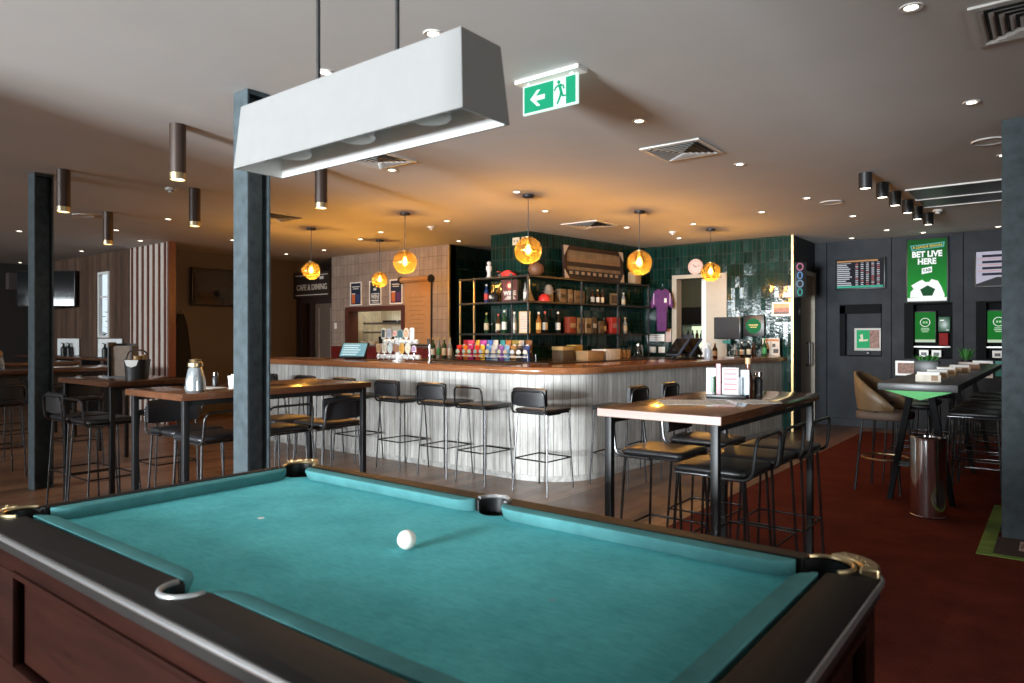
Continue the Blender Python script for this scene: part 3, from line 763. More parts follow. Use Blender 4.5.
# ------------------------------------------------------------------ bottles and things on the shelves
G = {'green': (.012, .05, .02), 'brown': (.05, .02, .008), 'clear': (.30, .32, .31), 'black': (.008, .008, .009), 'amber': (.24, .09, .02), 'blue': (.02, .05, .16)}
LABC = {'white': (.72, .70, .64), 'cream': (.62, .52, .36), 'red': (.52, .04, .03), 'gold': (.55, .36, .10), 'blue': (.05, .12, .40), 'black': (.02, .02, .02), 'green': (.05, .25, .08)}
def bottle(x, y, z, glass, lab, cap, label, h=.29, r=.036, group='bottles on the back bar shelves'):
    t = thing('bottle', label, 'bottle', (x, y, z + .0005), 0, group)
    MB().lathe([(0, 0), (r * .9, 0), (r, .012), (r, h * .56), (r * .85, h * .64), (r * .38, h * .76), (r * .34, h * .92), (r * .40, h * .925), (r * .40, h * .95), (0, h * .95)], 16).build('bottle_body', plain('bottle_' + glass, G[glass], .08, 0, .6), t)
    MB().lathe([(r * 1.01, h * .16), (r * 1.025, h * .17), (r * 1.025, h * .48), (r * 1.01, h * .49)], 16, closed=False).build('paper_label', plain('label_' + lab, LABC[lab], .6, var=.2, scale=60), t)
    MB().lathe([(0, h * .90), (r * .44, h * .90), (r * .44, h * .995), (r * .38, h), (0, h)], 12).build('cap', plain('cap_' + cap, LABC[cap], .4), t)
    return t
LY = 7.76
Z0, Z1, Z2 = SZ
for x, g, l, c, h, lab in [(-6.53, 'green', 'cream', 'gold', .30, 'green bottle with pale label at the outer end of the lower shelf'),
                           (-6.31, 'brown', 'cream', 'red', .28, 'dark bottle with red neck on the lower shelf'),
                           (-6.20, 'green', 'white', 'white', .33, 'tall dark bottle with white label and white cap on the lower shelf'),
                           (-6.02, 'clear', 'white', 'white', .30, 'clear spirit bottle with white label beside the certificate'),
                           (-5.60, 'amber', 'gold', 'white', .29, 'amber bottle on the lower shelf just past the certificate')]:
    bottle(x, LY, Z0, g, l, c, lab, h)
for a, g, l, c, h, lab in [(.13, 'black', 'white', 'red', .31, 'black bottle with white label first along the lower long shelf'),
                           (.40, 'black', 'white', 'white', .31, 'black bottle with white label second along the lower long shelf'),
                           (1.97, 'clear', 'cream', 'gold', .26, 'pale bottle at the far end of the lower long shelf'),
                           (1.44, 'brown', 'cream', 'black', .24, 'brown bottle beside the red cartons on the lower long shelf')]:
    x, y, z = bp(a, .2, Z0); bottle(x, y, z, g, l, c, lab, h)
bottle(-6.53, LY, Z1, 'blue', 'red', 'white', 'bottle with blue and red label at the outer end of the upper shelf', .27)
bottle(-6.36, LY + .08, Z1, 'amber', 'gold', 'gold', 'gold labelled bottle behind the dark round flask on the upper shelf', .24)
bottle(-5.83, LY, Z1, 'clear', 'white', 'black', 'clear slim bottle between the framed print and the wooden cone', .27, .026)
for a, g, l, c, h, lab in [(1.17, 'brown', 'white', 'black', .23, 'first of three small white labelled bottles on the upper long shelf'),
                           (1.29, 'brown', 'white', 'gold', .23, 'second of three small white labelled bottles on the upper long shelf'),
                           (1.40, 'brown', 'cream', 'black', .23, 'third of three small white labelled bottles on the upper long shelf'),
                           (1.93, 'clear', 'cream', 'white', .21, 'slim pale bottle at the far end of the upper long shelf'),
                           (1.02, 'green', 'black', 'black', .25, 'dark bottle beside the little framed print on the upper long shelf')]:
    x, y, z = bp(a, .2, Z1); bottle(x, y, z, g, l, c, lab, h, .03)
# bottles stored behind the green return wall shelf
for k, (x, lab) in enumerate(((-7.60, 'first'), (-7.48, 'second'), (-7.36, 'third'), (-7.24, 'fourth'))):
    bottle(x, 7.75, 1.065, ('green', 'clear', 'green', 'clear')[k], ('white', 'green', 'cream', 'white')[k], 'gold', '%s bottle of the row on the worktop beside the crisp rack' % lab, .32, .036, 'bottles on the worktop end')

def framed(name, label, cat, x, y, z, w_, h_, deg, fmat, pmat, lean=0.0, t=.02, fw=.02, group=None):
    """flat framed picture whose face looks to local -Y; origin at bottom centre"""
    o = thing(name, label, cat, (x, y, z), radians(deg), group)
    if lean: o.rotation_euler = (radians(-lean), 0, radians(deg))
    f = MB().box(-w_ / 2, w_ / 2, 0, t, 0, fw).box(-w_ / 2, w_ / 2, 0, t, h_ - fw, h_).box(-w_ / 2, -w_ / 2 + fw, 0, t, fw, h_ - fw).box(w_ / 2 - fw, w_ / 2, 0, t, fw, h_ - fw)
    f.build('frame', fmat, o, smooth=False)
    MB().box(-w_ / 2 + fw * .8, w_ / 2 - fw * .8, t * .35, t * .8, fw * .8, h_ - fw * .8).build('print', pmat, o, smooth=False)
    return o
def quad(o, name, mat, x0, x1, z0, z1, y=0.0, th=.0025, bev=0): return MB().box(x0, x1, y - th, y, z0, z1).build(name, mat, o, smooth=False)
M_BLK2 = plain('poster_black', (.012, .012, .016), .45); M_INK = plain('poster_navy', (.012, .018, .042), .45)
M_WINK = plain('poster_white_ink', (.72, .70, .66), .5); M_ORNG = plain('poster_orange', (.52, .13, .035), .5)
# certificate and framed print on the shelves of the short side
o = framed('certificate', 'cream framed certificate standing on the lower shelf', 'picture', -5.785, 7.68, Z0 + .001, .19, .30, 0, M_GOLD, plain('certificate_paper', (.58, .47, .40), .6, var=.06), 0, .018, .012)
for k in range(6): quad(o, 'print_line', plain('faded_ink', (.30, .22, .20), .6), -.06 + .01 * (k % 2), .06 - .012 * (k % 3), .06 + k * .032, .066 + k * .032, .005)
o = framed('framed_print', 'framed dark red print with pale bull head and WINE lettering on the upper shelf', 'picture', -6.06, 7.70, Z1 + .001, .29, .315, 0, M_BLACKM, plain('print_dark_red', (.10, .018, .022), .5, var=.3), 0, .02, .012)
MB().cyl((0, .006, .225), (0, .001, .225), .058, seg=24).build('medallion', plain('medallion_red', (.38, .06, .04), .5), o)
MB().cyl((0, .0012, .225), (0, -.002, .225), .032, seg=20).build('medallion_centre', plain('medallion_cream', (.72, .62, .42), .5), o)
text('lettering', 'WINE', .085, M_WINK, o, (0, .004, .120), bold=.003)
for k in range(3): quad(o, 'small_print', M_WINK, -.09 + .02 * k, .10 - .01 * k, .035 + k * .018, .046 + k * .018, .006)
# dark round flask, wooden cone, red pieces
t = MB().lathe([(0, 0), (.05, 0), (.075, .03), (.08, .075), (.06, .12), (.02, .14), (.018, .16), (0, .16)], 20).build('round_flask', plain('flask_dark', (.02, .02, .022), .25), loc=(-6.35, LY - .05, Z1 + .001))
tag(t, 'dark round bellied flask on the upper shelf', 'flask')
MB().cyl((0, -.077, .075), (0, -.084, .073), .026, seg=16).build('flask_badge', plain('flask_badge', (.5, .5, .48), .4), t)
t = MB().lathe([(0, 0), (.075, 0), (.07, .012), (.03, .10), (.012, .17), (.011, .30), (0, .302)], 18).build('brass_funnel', M_BRASS, loc=(-5.71, LY - .06, Z1 + .001))
tag(t, 'brass funnel with long stem standing at the shelf corner', 'funnel')
def fabric_heap(name, label, cat, mat, x, y, z, sx, sy, sz, seed):
    rnd = random.Random(seed); m = MB().sphere((0, 0, 0), 1, 22, 14)
    for v in m.bm.verts:
        n = v.co.normalized(); k = 1 + .18 * sin(5 * n.x + seed) * cos(4 * n.y - seed) + .1 * rnd.uniform(-1, 1)
        v.co = Vector((n.x * sx * k, n.y * sy * k, max(0, n.z) ** .8 * sz * k))
    return tag(m.build(name, mat, loc=(x, y, z + .001), ang=80), label, cat)
x, y, z = bp(.04, .27, Z1)
h_ = thing('red_cap', 'red cap lying on the upper shelf just round the corner', 'cap', (x, y, z + .002), radians(-20))
MB().lathe([(.085, 0), (.088, .02), (.075, .07), (.04, .105), (0, .115)], 20).build('crown', M_RED, h_)
MB().prism([(-.075, -.05)] + arc(0, -.06, .08, 180, 360, 8) + [(.075, -.05)], .0, .008).build('brim', M_RED, h_)
h_ = thing('felt_hat', 'grey felt hat on the upper shelf behind the red cap', 'hat', (*bp(.24, .17, 0)[:2], Z1 + .001))
MB().lathe([(.065, 0), (.066, .15), (.055, .22), (.03, .25), (0, .25)], 20).build('crown', plain('felt_grey', (.25, .20, .16), .8, var=.2), h_)
MB().lathe([(.06, .155), (.125, .15), (.13, .156), (.06, .165), (.06, .155)], 24, closed=False).build('brim', plain('felt_grey', (.25, .20, .16), .8), h_)
# top of shelving: red model car, figurine, football, wide framed photo
c = thing('model_car', 'red toy racing car on top of the bottle shelving', 'toy car', (-6.15, 7.76, Z2 + .001), radians(12))
MB().loft([[(x, -w_, z0), (x, w_, z0), (x, w_ * .8, z1), (x, -w_ * .8, z1)] for x, w_, z0, z1 in ((-.13, .03, .02, .045), (-.08, .05, .015, .06), (-.02, .052, .015, .095), (.04, .05, .015, .10), (.09, .05, .015, .065), (.13, .045, .02, .055))]).build('car_body', M_RED, c, bevel=.006)
for sx in (-.085, .085):
    for sy in (-.05, .05): MB().cyl((sx, sy - .012, .024), (sx, sy + .012, .024), .024, seg=14).build('wheel', M_BLACK, c)
MB().box(-.14, -.11, -.05, .05, .08, .088).build('rear_wing', M_RED, c, smooth=False)
t = thing('white_figurine', 'small white figurine on the outer end of the bottle shelving', 'figurine', (-6.50, 7.78, Z2 + .001))
MB().lathe([(0, 0), (.05, 0), (.05, .02), (.03, .03), (.028, .09), (.045, .14), (.04, .18), (.018, .195), (.03, .215), (.028, .24), (0, .255)], 16).build('figure', M_PAPER, t)
t = MB().sphere((0, 0, .10), .11, 20, 14, (1, 1, .9)).build('football', plain('football_hide', (.16, .075, .04), .5, var=.2), loc=(*bp(-.05, .2, 0)[:2], Z2 + .002))
tag(t, 'brown ball behind the amber globe on top of the shelving', 'ball')
# big framed crowd panorama
fp = bp(.60, .20, 0); o = thing('framed_panorama', 'wide framed stadium photograph leaning above the bottle shelves', 'picture', (*bp(1.27, .16, 0)[:2], Z2 + .003), ANG)
o.rotation_euler = (radians(-3), 0, ANG)
W2, H2 = .70, .50
f = MB().box(-W2, W2, -.02, .02, 0, .06).box(-W2, W2, -.02, .02, H2 - .06, H2).box(-W2, -W2 + .06, -.02, .02, .06, H2 - .06).box(W2 - .06, W2, -.02, .02, .06, H2 - .06)
f.build('frame', plain('panorama_frame', (.035, .018, .012), .3), o, smooth=False)
quad(o, 'print', plain('stadium_photo_haze', (.20, .14, .085), .3, var=.35, scale=7), -W2 + .05, W2 - .05, .05, H2 - .05, .0)
quad(o, 'stand_band', plain('stadium_stand', (.035, .022, .018), .4, var=.5, scale=40), -W2 + .06, W2 - .06, .20, .27, -.003)
quad(o, 'field_band', plain('stadium_field', (.24, .15, .08), .4, var=.2), -W2 + .06, W2 - .06, .27, .33, -.003)
quad(o, 'caption_strip', M_BLK2, -W2 + .06, W2 - .06, .06, .15, -.003)
for k in range(9): quad(o, 'small_photo', plain('small_photo_tan', (.34, .25, .17), .5), -W2 + .12 + k * .135, -W2 + .19 + k * .135, .085, .13, -.006)
for sx, sz in ((-1, 1), (1, 1), (-1, -1), (1, -1)):
    cx, cz = sx * W2, H2 / 2 + sz * H2 / 2
    m = Matrix.Rotation(radians(90), 4, 'X')
    MB().prism([(cx - sx * .0, cz - sz * .0), (cx - sx * .11, cz), (cx, cz - sz * .15)], .021, .026, mat=m).build('corner_protector', plain('corner_card', (.52, .40, .30), .6), o, smooth=False)
# potted twig and carton at the end of the shelf top
t = thing('carton', 'tan carton on the far end of the shelving top', 'carton', (*bp(2.22, .2, 0)[:2], Z2 + .001), ANG)
MB().box(-.08, .08, -.07, .07, 0, .20, .004).build('carton_box', plain('tan_card', (.36, .25, .15), .7), t)
MB().prism([(-.08, -.05), (.08, -.05), (.05, .03), (-.05, .03)], .2003, .205).build('flap', plain('tan_card', (.36, .25, .15), .7), t)
# cartons, tins on the long shelf, lower
def carton(label, a, z, w_, d_, h_, col, band, off=.2, group='gift cartons on the long shelves'):
    col = tuple(c * .6 for c in col); band = tuple(c * .6 for c in band)
    x, y, _ = bp(a, off, z); o = thing('gift_carton', label, 'carton', (x, y, z + .001), ANG, group)
    MB().box(-w_ / 2, w_ / 2, -d_ / 2, d_ / 2, 0, h_, .003).build('carton_box', plain('carton_%02d%02d' % (int(col[0] * 99), int(col[1] * 99)), col, .5, var=.25, scale=25), o)
    quad(o, 'carton_band', plain('band_%02d%02d' % (int(band[0] * 99), int(band[1] * 99)), band, .5), -w_ * .38, w_ * .38, h_ * .35, h_ * .62, -d_ / 2 - .0005)
for lab, a, w_, h_, col, band in [('rust red carton first of the cartons on the lower long shelf', .655, .15, .24, (.34, .05, .02), (.55, .35, .15)),
                                  ('tan carton beside the rust red one on the lower long shelf', .84, .15, .23, (.36, .20, .08), (.15, .05, .02)),
                                  ('pale striped carton on the lower long shelf', 1.01, .13, .23, (.48, .38, .24), (.10, .06, .03)),
                                  ('dark brown carton with white stripe on the lower long shelf', 1.15, .10, .24, (.10, .06, .035), (.60, .54, .45)),
                                  ('dim bronze carton on the lower long shelf', 1.32, .12, .19, (.16, .09, .04), (.30, .18, .07)),
                                  ('bright red carton on the lower long shelf', 1.66, .20, .25, (.60, .035, .02), (.62, .30, .25))]:
    carton(lab, a, Z0, w_, .12, h_, col, band)
for lab, a, w_, h_, col, band in [('tan picture carton on the upper long shelf nearest the red cap', .46, .14, .20, (.30, .19, .10), (.08, .05, .03)),
                                  ('brown carton in the middle of the upper long shelf', .62, .10, .20, (.26, .15, .07), (.45, .30, .16)),
                                  ('wide bronze carton on the upper long shelf', .82, .22, .19, (.24, .14, .065), (.12, .06, .03))]:
    carton(lab, a, Z1, w_, .10, h_, col, band)
x, y, z = bp(1.70, .2, Z1)
o = framed('small_framed_photo', 'small brass framed photo toward the far end of the upper long shelf', 'picture', x, y, z + .001, .21, .19, math.degrees(ANG), M_BRASS, plain('small_photo_dark', (.10, .06, .04), .4, var=.5, scale=30), 0, .02, .03)
# purple jersey hanging at the end of the shelving
J = thing('purple_jersey', 'purple sports jersey hanging at the end of the bottle shelving', 'jersey', (*bp(2.60, .46, 0)[:2], 1.48), radians(30)); J.scale = (.76, 1, 1)
m = MB(); outl = [(-.10, 0), (.10, 0), (.11, .36), (.14, .42), (.22, .36), (.245, .46), (.15, .66), (.07, .70), (0, .66), (-.07, .70), (-.15, .66), (-.245, .46), (-.22, .36), (-.14, .42), (-.11, .36)]
m.prism(outl, -.03, .03, mat=Matrix.Rotation(radians(90), 4, 'X')).build('jersey_body', M_PURPLE, J, bevel=.015)
quad(J, 'chest_number', M_PAPER, .05, .10, .47, .54, -.032)
for sx in (-.17, .17): quad(J, 'sleeve_stripe', plain('jersey_pale_stripe', (.45, .3, .5), .6), sx - .012, sx + .012, .44, .62, -.032)
MB().tube([(0, 0, .66), (0, 0, .72), (.03, 0, .75), (.0, 0, .775)], .006).build('hanger_hook', M_BLACKM, J)

# crisp packets in a rack on the worktop
R = thing('crisp_rack', 'black wire rack holding crisp packets on the back bar worktop', 'rack', (-6.15, 7.45, 1.066))
rk = MB()
for yy in (-.09, .09): rk.tube([(-.66, yy, .03), (.66, yy, .03)], .005).tube([(-.66, yy, .10), (.66, yy, .10)], .005)
for xx in (-.66, 0, .66): rk.tube([(xx, -.09, 0), (xx, -.09, .10)], .005).tube([(xx, .09, 0), (xx, .09, .10)], .005)
rk.box(-.66, .66, -.09, .09, .0, .008).box(-.66, .66, .0, .09, .008, .068)
rk.build('wire_frame', M_BLACKM, R)
def packet(x, y, z, rz, col, label, size=.19):
    o = thing('crisp_packet', label, 'crisp packet', (x, y, z), rz, 'crisp packets in the rack'); secs = []
    for k in range(9):
        t_ = k / 8; hz = t_ * size * 1.35; th = .004 + .034 * sin(pi * t_); wv = size * .34 * (1 - .06 * sin(pi * t_))
        secs.append([(-wv, -.003, hz), (-wv * .5, -th, hz), (wv * .5, -th, hz), (wv, -.003, hz), (wv, .003, hz), (wv * .5, th, hz), (-wv * .5, th, hz), (-wv, .003, hz)])
    MB().loft(secs).build('packet_bag', plain('packet_' + label.split()[0], col, .28, .15, var=.3, scale=30), o, ang=50)
    MB().box(-size * .3, size * .3, -.041, -.030, size * .3, size * .42).build('packet_stripe', plain('packet_white', (.7, .68, .64), .4), o, smooth=False)
    MB().cyl((0, -.036, size * .75), (0, -.041, size * .75), size * .24, seg=14).build('packet_logo', plain('packet_badge_' + label.split()[0], tuple(min(1, .75 - c * .5) for c in col), .4), o)
pk = [('crimson', (.55, .02, .03)), ('orange', (.72, .20, .02)), ('magenta', (.62, .03, .22)), ('scarlet', (.68, .05, .03)), ('gold', (.68, .42, .05)), ('azure', (.12, .30, .62)),
      ('silver', (.45, .52, .62)), ('violet', (.25, .10, .38)), ('sky', (.25, .45, .68)), ('bronze', (.32, .17, .06)), ('black', (.03, .03, .035)), ('navy', (.03, .06, .2))]
for i, (nm, c) in enumerate(pk):
    packet(-6.74 + i * .108, 7.41 + .012 * (i % 2), 1.0745, random.uniform(-.25, .25), c, '%s crisp packet in the front row of the crisp rack' % nm, .15)
pk2 = [('maroon', (.40, .02, .05)), ('pink', (.70, .08, .25)), ('yellow', (.75, .50, .08)), ('purple', (.34, .06, .42)), ('blue', (.06, .20, .60)), ('white', (.66, .66, .66)), ('teal', (.04, .32, .36)), ('copper', (.42, .18, .06)), ('olive', (.22, .20, .06)), ('grey', (.25, .26, .28)), ('brown', (.16, .08, .04))]
for i, (nm, c) in enumerate(pk2):
    packet(-6.69 + i * .112, 7.495 - .012 * (i % 2), 1.135, random.uniform(-.35, .35), c, '%s crisp packet in the raised back row of the crisp rack' % nm, .16)

# boxes and jars on the worktop along the long side
def wbox(name, label, a, off, w_, d_, h_, col, deg=0, lid=None, z=1.0655):
    x, y, _ = bp(a, off, 0); o = thing(name, label, 'box', (x, y, z), ANG + radians(deg))
    MB().box(-w_ / 2, w_ / 2, -d_ / 2, d_ / 2, 0, h_, .003).build('box_body', plain('wbox_%02d%02d' % (int(col[0] * 99), int(col[2] * 99)), col, .65, var=.1), o)
    MB().box(-w_ / 2 - .003, w_ / 2 + .003, -d_ / 2 - .003, d_ / 2 + .003, h_ * .72, h_ * .97, .002).build('box_lid', plain('wlid_%02d%02d' % (int(col[0] * 99), int(col[2] * 99)), lid or col, .6), o)
wbox('wooden_box', 'dark wooden box with gold lid on the worktop behind the bar corner', .24, .45, .25, .2, .20, (.07, .045, .025), lid=(.40, .27, .10))
wbox('yellow_box', 'mustard yellow box on the worktop behind the bar corner', .53, .40, .16, .16, .215, (.42, .30, .08))
wbox('brown_carton', 'flat brown carton on the worktop behind the bar corner', .56, .66, .34, .22, .135, (.34, .21, .10))
wbox('white_carton', 'white carton on the worktop behind the bar corner', 1.0, .60, .40, .24, .15, (.70, .70, .72), 8)
for k, a in enumerate((1.42, 1.53, 1.64, 1.75)):
    x, y, _ = bp(a, .42, 0)
    t = thing('spice_jar', '%s small tan jar from the white carton on the worktop' % names[k], 'jar', (x, y, 1.066), 0, 'small jars on the worktop')
    MB().lathe([(0, 0), (.04, 0), (.042, .02), (.042, .11), (.034, .13), (0, .13)], 14).build('jar_body', plain('jar_tan', (.40, .27, .16), .3), t)
    MB().lathe([(.036, .13), (.038, .13), (.038, .155), (0, .156)], 14).build('jar_lid', M_BLACK, t)
t = thing('glass_jar', 'large clear glass jar with lid on the worktop', 'jar', (*bp(1.98, .45, 0)[:2], 1.066))
MB().lathe([(0, 0), (.07, 0), (.078, .02), (.078, .15), (.06, .18), (.055, .19)], 20, closed=False).build('jar_body', M_JUG, t)
MB().lathe([(.058, .19), (.06, .19), (.06, .205), (.02, .215), (.012, .235), (0, .24)], 18).build('jar_lid', M_CHROME, t)

# ------------------------------------------------------------------ on the bar
CT = 1.1045
# order tablet with lit blue screen
T = thing('order_tablet', 'order tablet with lit pale blue screen on the bar by the corridor end', 'tablet', (-7.22, 5.86, CT), radians(22))
tilt = Matrix.Rotation(radians(-32), 4, 'X')
MB().box(-.19, .19, -.012, .012, .02, .25, .006, mat=tilt).build('tablet_body', M_BLACK, T)
MB().box(-.175, .175, -.0145, -.0118, .04, .235, mat=tilt).build('screen', glow('tablet_screen', (.30, .62, .72), .75, .25, 6), T, smooth=False)
lines = MB()
for k in range(5): lines.box(-.15, .06 + .02 * (k % 3), -.0165, -.0146, .06 + k * .034, .072 + k * .034, mat=tilt)
lines.build('menu_text', glow('tablet_text', (.75, .92, .95), .9), T, smooth=False)
MB().prism([(.04, 0), (.20, 0), (.19, .20), (.155, .20)], -.12, .12, mat=Matrix(((0, 0, 1, 0), (1, 0, 0, 0), (0, 1, 0, 0), (0, 0, 0, 1)))).build('stand', M_BLACK, T, smooth=False)
# beer font
F = thing('beer_font', 'chrome two tier beer font with rows of round tap badges', 'beer tap', (-6.22, 5.76, CT), 0)
M_FONT = plain('font_pale_steel', (.78, .78, .76), .25, .15)
MB().lathe([(0, 0), (.075, 0), (.075, .015), (.045, .025), (.04, .24), (.055, .26), (.055, .28), (0, .285)], 22).build('post', M_FONT, F)
for z, x0, x1 in ((.055, -.37, .36), (.235, -.26, .33)):
    MB().cyl((x0, 0, z), (x1, 0, z), .028, seg=18).build('tap_bar', M_FONT, F, bevel=.01)
def badge(x, z, shape, col, ring, sz=.05):
    zc = z + .085
    h = MB().cyl((x, -.035, z + .0), (x, -.035, z + .05), .008, seg=10).cyl((x, 0, z), (x, -.036, z), .009, seg=10).cyl((x, -.045, z - .01), (x, -.05, z - .05), .007, seg=10)
    hb = h.build('tap_handle', M_CHROME, F)
    m = Matrix.Translation((x, -.035, zc)) @ Matrix.Rotation(radians(90), 4, 'X')
    oval = [(sz * .8 * cos(2 * pi * k / 20), sz * 1.1 * sin(2 * pi * k / 20)) for k in range(20)]
    shp = {'oval': oval, 'round': [(p[0] / .8 * .9, p[1] / 1.1 * .9) for p in oval], 'tall': rrect(-sz * .62, sz * .62, -sz * 1.15, sz * 1.15, sz * .4),
           'rect': rrect(-sz * .72, sz * .72, -sz, sz, sz * .12), 'arch': [(-sz * .85, -sz), (sz * .85, -sz)] + arc(0, 0, sz * .85, 0, 180, 10) ,
           'shield': [(-sz * .85, sz), (-sz * .3, sz * .8), (0, sz), (.3 * sz, sz * .8), (sz * .85, sz), (sz * .6, -sz * .8), (0, -sz * 1.05), (-sz * .6, -sz * .8)]}[shape]
    b_ = MB().prism(shp, -.004, .010, mat=m).build('badge', plain('badge_%d_%d_%d' % tuple(int(c * 99) for c in ring), ring, .35), hb, bevel=.003)
    MB().prism([(p[0] * .68, p[1] * .68) for p in shp], .0101, .0135, mat=m).build('badge_face', plain('badgef_%d_%d_%d' % tuple(int(c * 99) for c in col), col, .4, var=.3, scale=50), hb)
for i, (shp, c, r) in enumerate([('tall', (.05, .06, .06), (.62, .60, .52)), ('rect', (.30, .32, .36), (.45, .42, .42)), ('round', (.65, .25, .20), (.72, .62, .56)), ('arch', (.06, .13, .14), (.22, .28, .27)), ('oval', (.62, .36, .20), (.70, .64, .55)), ('tall', (.62, .62, .66), (.75, .74, .72))]):
    badge(-.22 + i * .098, .245, shp, c, r, .060 if shp != 'round' else .040)
for i, (shp, c, r) in enumerate([('shield', (.38, .22, .10), (.46, .34, .22)), ('rect', (.45, .40, .30), (.66, .62, .54)), ('oval', (.52, .60, .58), (.60, .64, .62)), ('round', (.30, .16, .09), (.30, .16, .10)), ('oval', (.58, .28, .05), (.62, .38, .10)), ('oval', (.66, .60, .44), (.70, .66, .55)), ('arch', (.40, .22, .42), (.68, .62, .66))]):
    badge(-.31 + i * .102, .07, shp, c, r, .058 if i != 6 else .042)
# second slim tap just behind
t = thing('slim_tap', 'slim single dark beer tap next to the chrome font', 'beer tap', (-5.74, 5.80, CT))
MB().lathe([(0, 0), (.04, 0), (.04, .012), (.014, .02), (.013, .20), (0, .205)], 14).build('post', M_CHROME, t)
MB().cyl((-.09, 0, .16), (.05, 0, .16), .010, seg=12).build('spout_bar', M_BLACKM, t)
MB().cyl((-.02, 0, .16), (-.02, 0, .27), .011, .016, seg=12).build('tap_handle', M_BLACK, t)

# point of sale terminals etc. on the short side of the bar. local frame follows the bar's side
UB = Vector((.075, 1)).normalized(); NB = Vector((UB.y, -UB.x)); B0 = Vector((-3.60, 6.04))
def on_bar(s_, inn): p = B0 + UB * s_ - NB * inn; return (p.x, p.y, CT)
def terminal(s_, inn, deg, label, lean, w_=.30, h_=.27, scr=None):
    o = thing('pos_terminal', label, 'till', on_bar(s_, inn), radians(deg)); tl = Matrix.Translation((0, 0, .055)) @ Matrix.Rotation(radians(-lean), 4, 'X')
    MB().box(-w_ / 2, w_ / 2, -.015, .015, 0, h_, .006, mat=tl).build('monitor_body', plain('till_plastic', (.035, .045, .065), .35), o)
    MB().box(-w_ / 2 + .015, w_ / 2 - .015, -.0175, -.0145, .015, h_ - .015, mat=tl).build('screen', scr or M_SCREENOFF, o, smooth=False)
    MB().box(-.09, .09, -.06, .10, 0, .02, .005).box(-.03, .03, .02, .05, .02, .14, .005).build('stand', M_BLACK, o)
terminal(2.16, .42, -34, 'blue grey till screen leaning back at the bar, first from the rounded corner', 38)
terminal(2.48, .42, -34, 'blue grey till screen leaning back at the bar, second from the rounded corner', 38)
terminal(2.92, .46, 135, 'black till screen turned away on the bar beside the spray bottle', 28, .32, .30)
t = thing('spray_bottle', 'pale spray bottle standing on the bar beside the till screens', 'spray bottle', on_bar(2.74, .22), radians(60))
MB().lathe([(0, 0), (.042, 0), (.045, .01), (.045, .12), (.02, .155), (.016, .175), (0, .176)], 16).build('bottle_body', plain('spray_plastic', (.42, .44, .47), .3), t)
MB().box(-.03, .05, -.012, .012, .176, .215, .004).box(-.03, -.02, -.01, .01, .14, .18).build('trigger_head', M_WHITE, t)
for i, (s_, inn, g, l, c, h_, lab) in enumerate([(3.10, .30, 'brown', 'cream', 'gold', .21, 'short brown bottle on the bar just past the spray bottle'), (3.72, .30, 'clear', 'white', 'black', .20, 'clear bottle before the dark monitor on the bar'),
                                         (3.86, .26, 'black', 'white', 'white', .22, 'dark bottle with white cap before the green notice on the bar'), (4.0, .22, 'black', 'cream', 'white', .23, 'tall dark bottle before the green notice on the bar'),
                                         (4.18, .22, 'brown', 'black', 'black', .22, 'dark brown bottle beside the green bottle on the bar'), (4.34, .13, 'green', 'green', 'green', .27, 'bright green bottle beside the picture cards on the bar')]):
    x, y, z = on_bar(s_, inn); bottle(x, y, z, g, l, c, lab, h_, .034, 'bottles standing on the bar')
MATS['bottle_bright'] = plain('bottle_bright', (.03, .20, .03), .15)
t = thing('glass_tray', 'pale tray of glasses on the bar below the dark monitor', 'tray', on_bar(3.40, .20), radians(90))
MB().box(-.13, .13, -.08, .08, 0, .018, .004).build('tray_base', plain('tray_grey', (.45, .46, .47), .35), t)
for k in range(3): MB().lathe([(.028, .019), (.033, .11), (.031, .11), (.026, .022)], 14, (-.08 + .08 * k, 0, 0), closed=False).build('glass', M_JUG, t)
t = thing('flyer_holder', 'holder with two picture flyers at the wall end of the bar', 'flyer holder', on_bar(4.50, .10), radians(22))
MB().prism([(-.06, 0), (.06, 0), (.02, .02), (-.0, .02)], -.125, .125, mat=Matrix(((0, 0, 1, 0), (1, 0, 0, 0), (0, 1, 0, 0), (0, 0, 0, 1)))).build('stand', M_WHITE, t, smooth=False)
for sx in (-1, 1):
    MB().box(sx * .062 - .058, sx * .062 + .058, -.012, -.006, .02, .27).build('flyer', plain('flyer_cream', (.58, .50, .42), .5, var=.06), t, smooth=False)
    MB().box(sx * .062 - .03, sx * .062 + .04, -.0145, -.012, .05, .11).box(sx * .062 - .045, sx * .062 + .0, -.0145, -.012, .14, .19).build('flyer_picture', plain('flyer_dark', (.06, .045, .04), .5), t, smooth=False)
MB().box(-.10, .11, -.0145, -.012, .225, .255).build('flyer_heading', plain('flyer_orange', (.45, .17, .06), .5), t, smooth=False)
# monitor and green notice on the tiled wall
o = thing('wall_monitor', 'blank dark monitor fixed to the green tiles above the bar end', 'monitor', (-4.05, TY - .09, 1.36))
MB().box(-.21, .21, -.02, .03, 0, .34, .006).build('monitor_body', M_BLACK, o)
MB().box(-.195, .195, -.0235, -.0195, .02, .325).build('screen', plain('matt_screen', (.012, .013, .016), .5, spec=.25), o, smooth=False)
MB().box(-.04, .04, .03, .088, .12, .22).build('wall_bracket', M_BLACK, o)
MB().box(-.06, .06, -.05, -.02, -.07, -.02, .004).build('card_reader', glow('reader_teal', (.10, .42, .36), .5), o)
o = thing('green_notice', 'dark framed notice with green disc on the green tiles', 'notice', (-3.66, TY - .03, 1.40))
MB().box(-.16, .16, -.02, .028, 0, .32, .006).build('frame', M_BLACK, o)
MB().cyl((0, -.02, .16), (0, -.024, .16), .115, seg=28).build('disc', glow('notice_green', (.02, .26, .09), .6, .3), o)
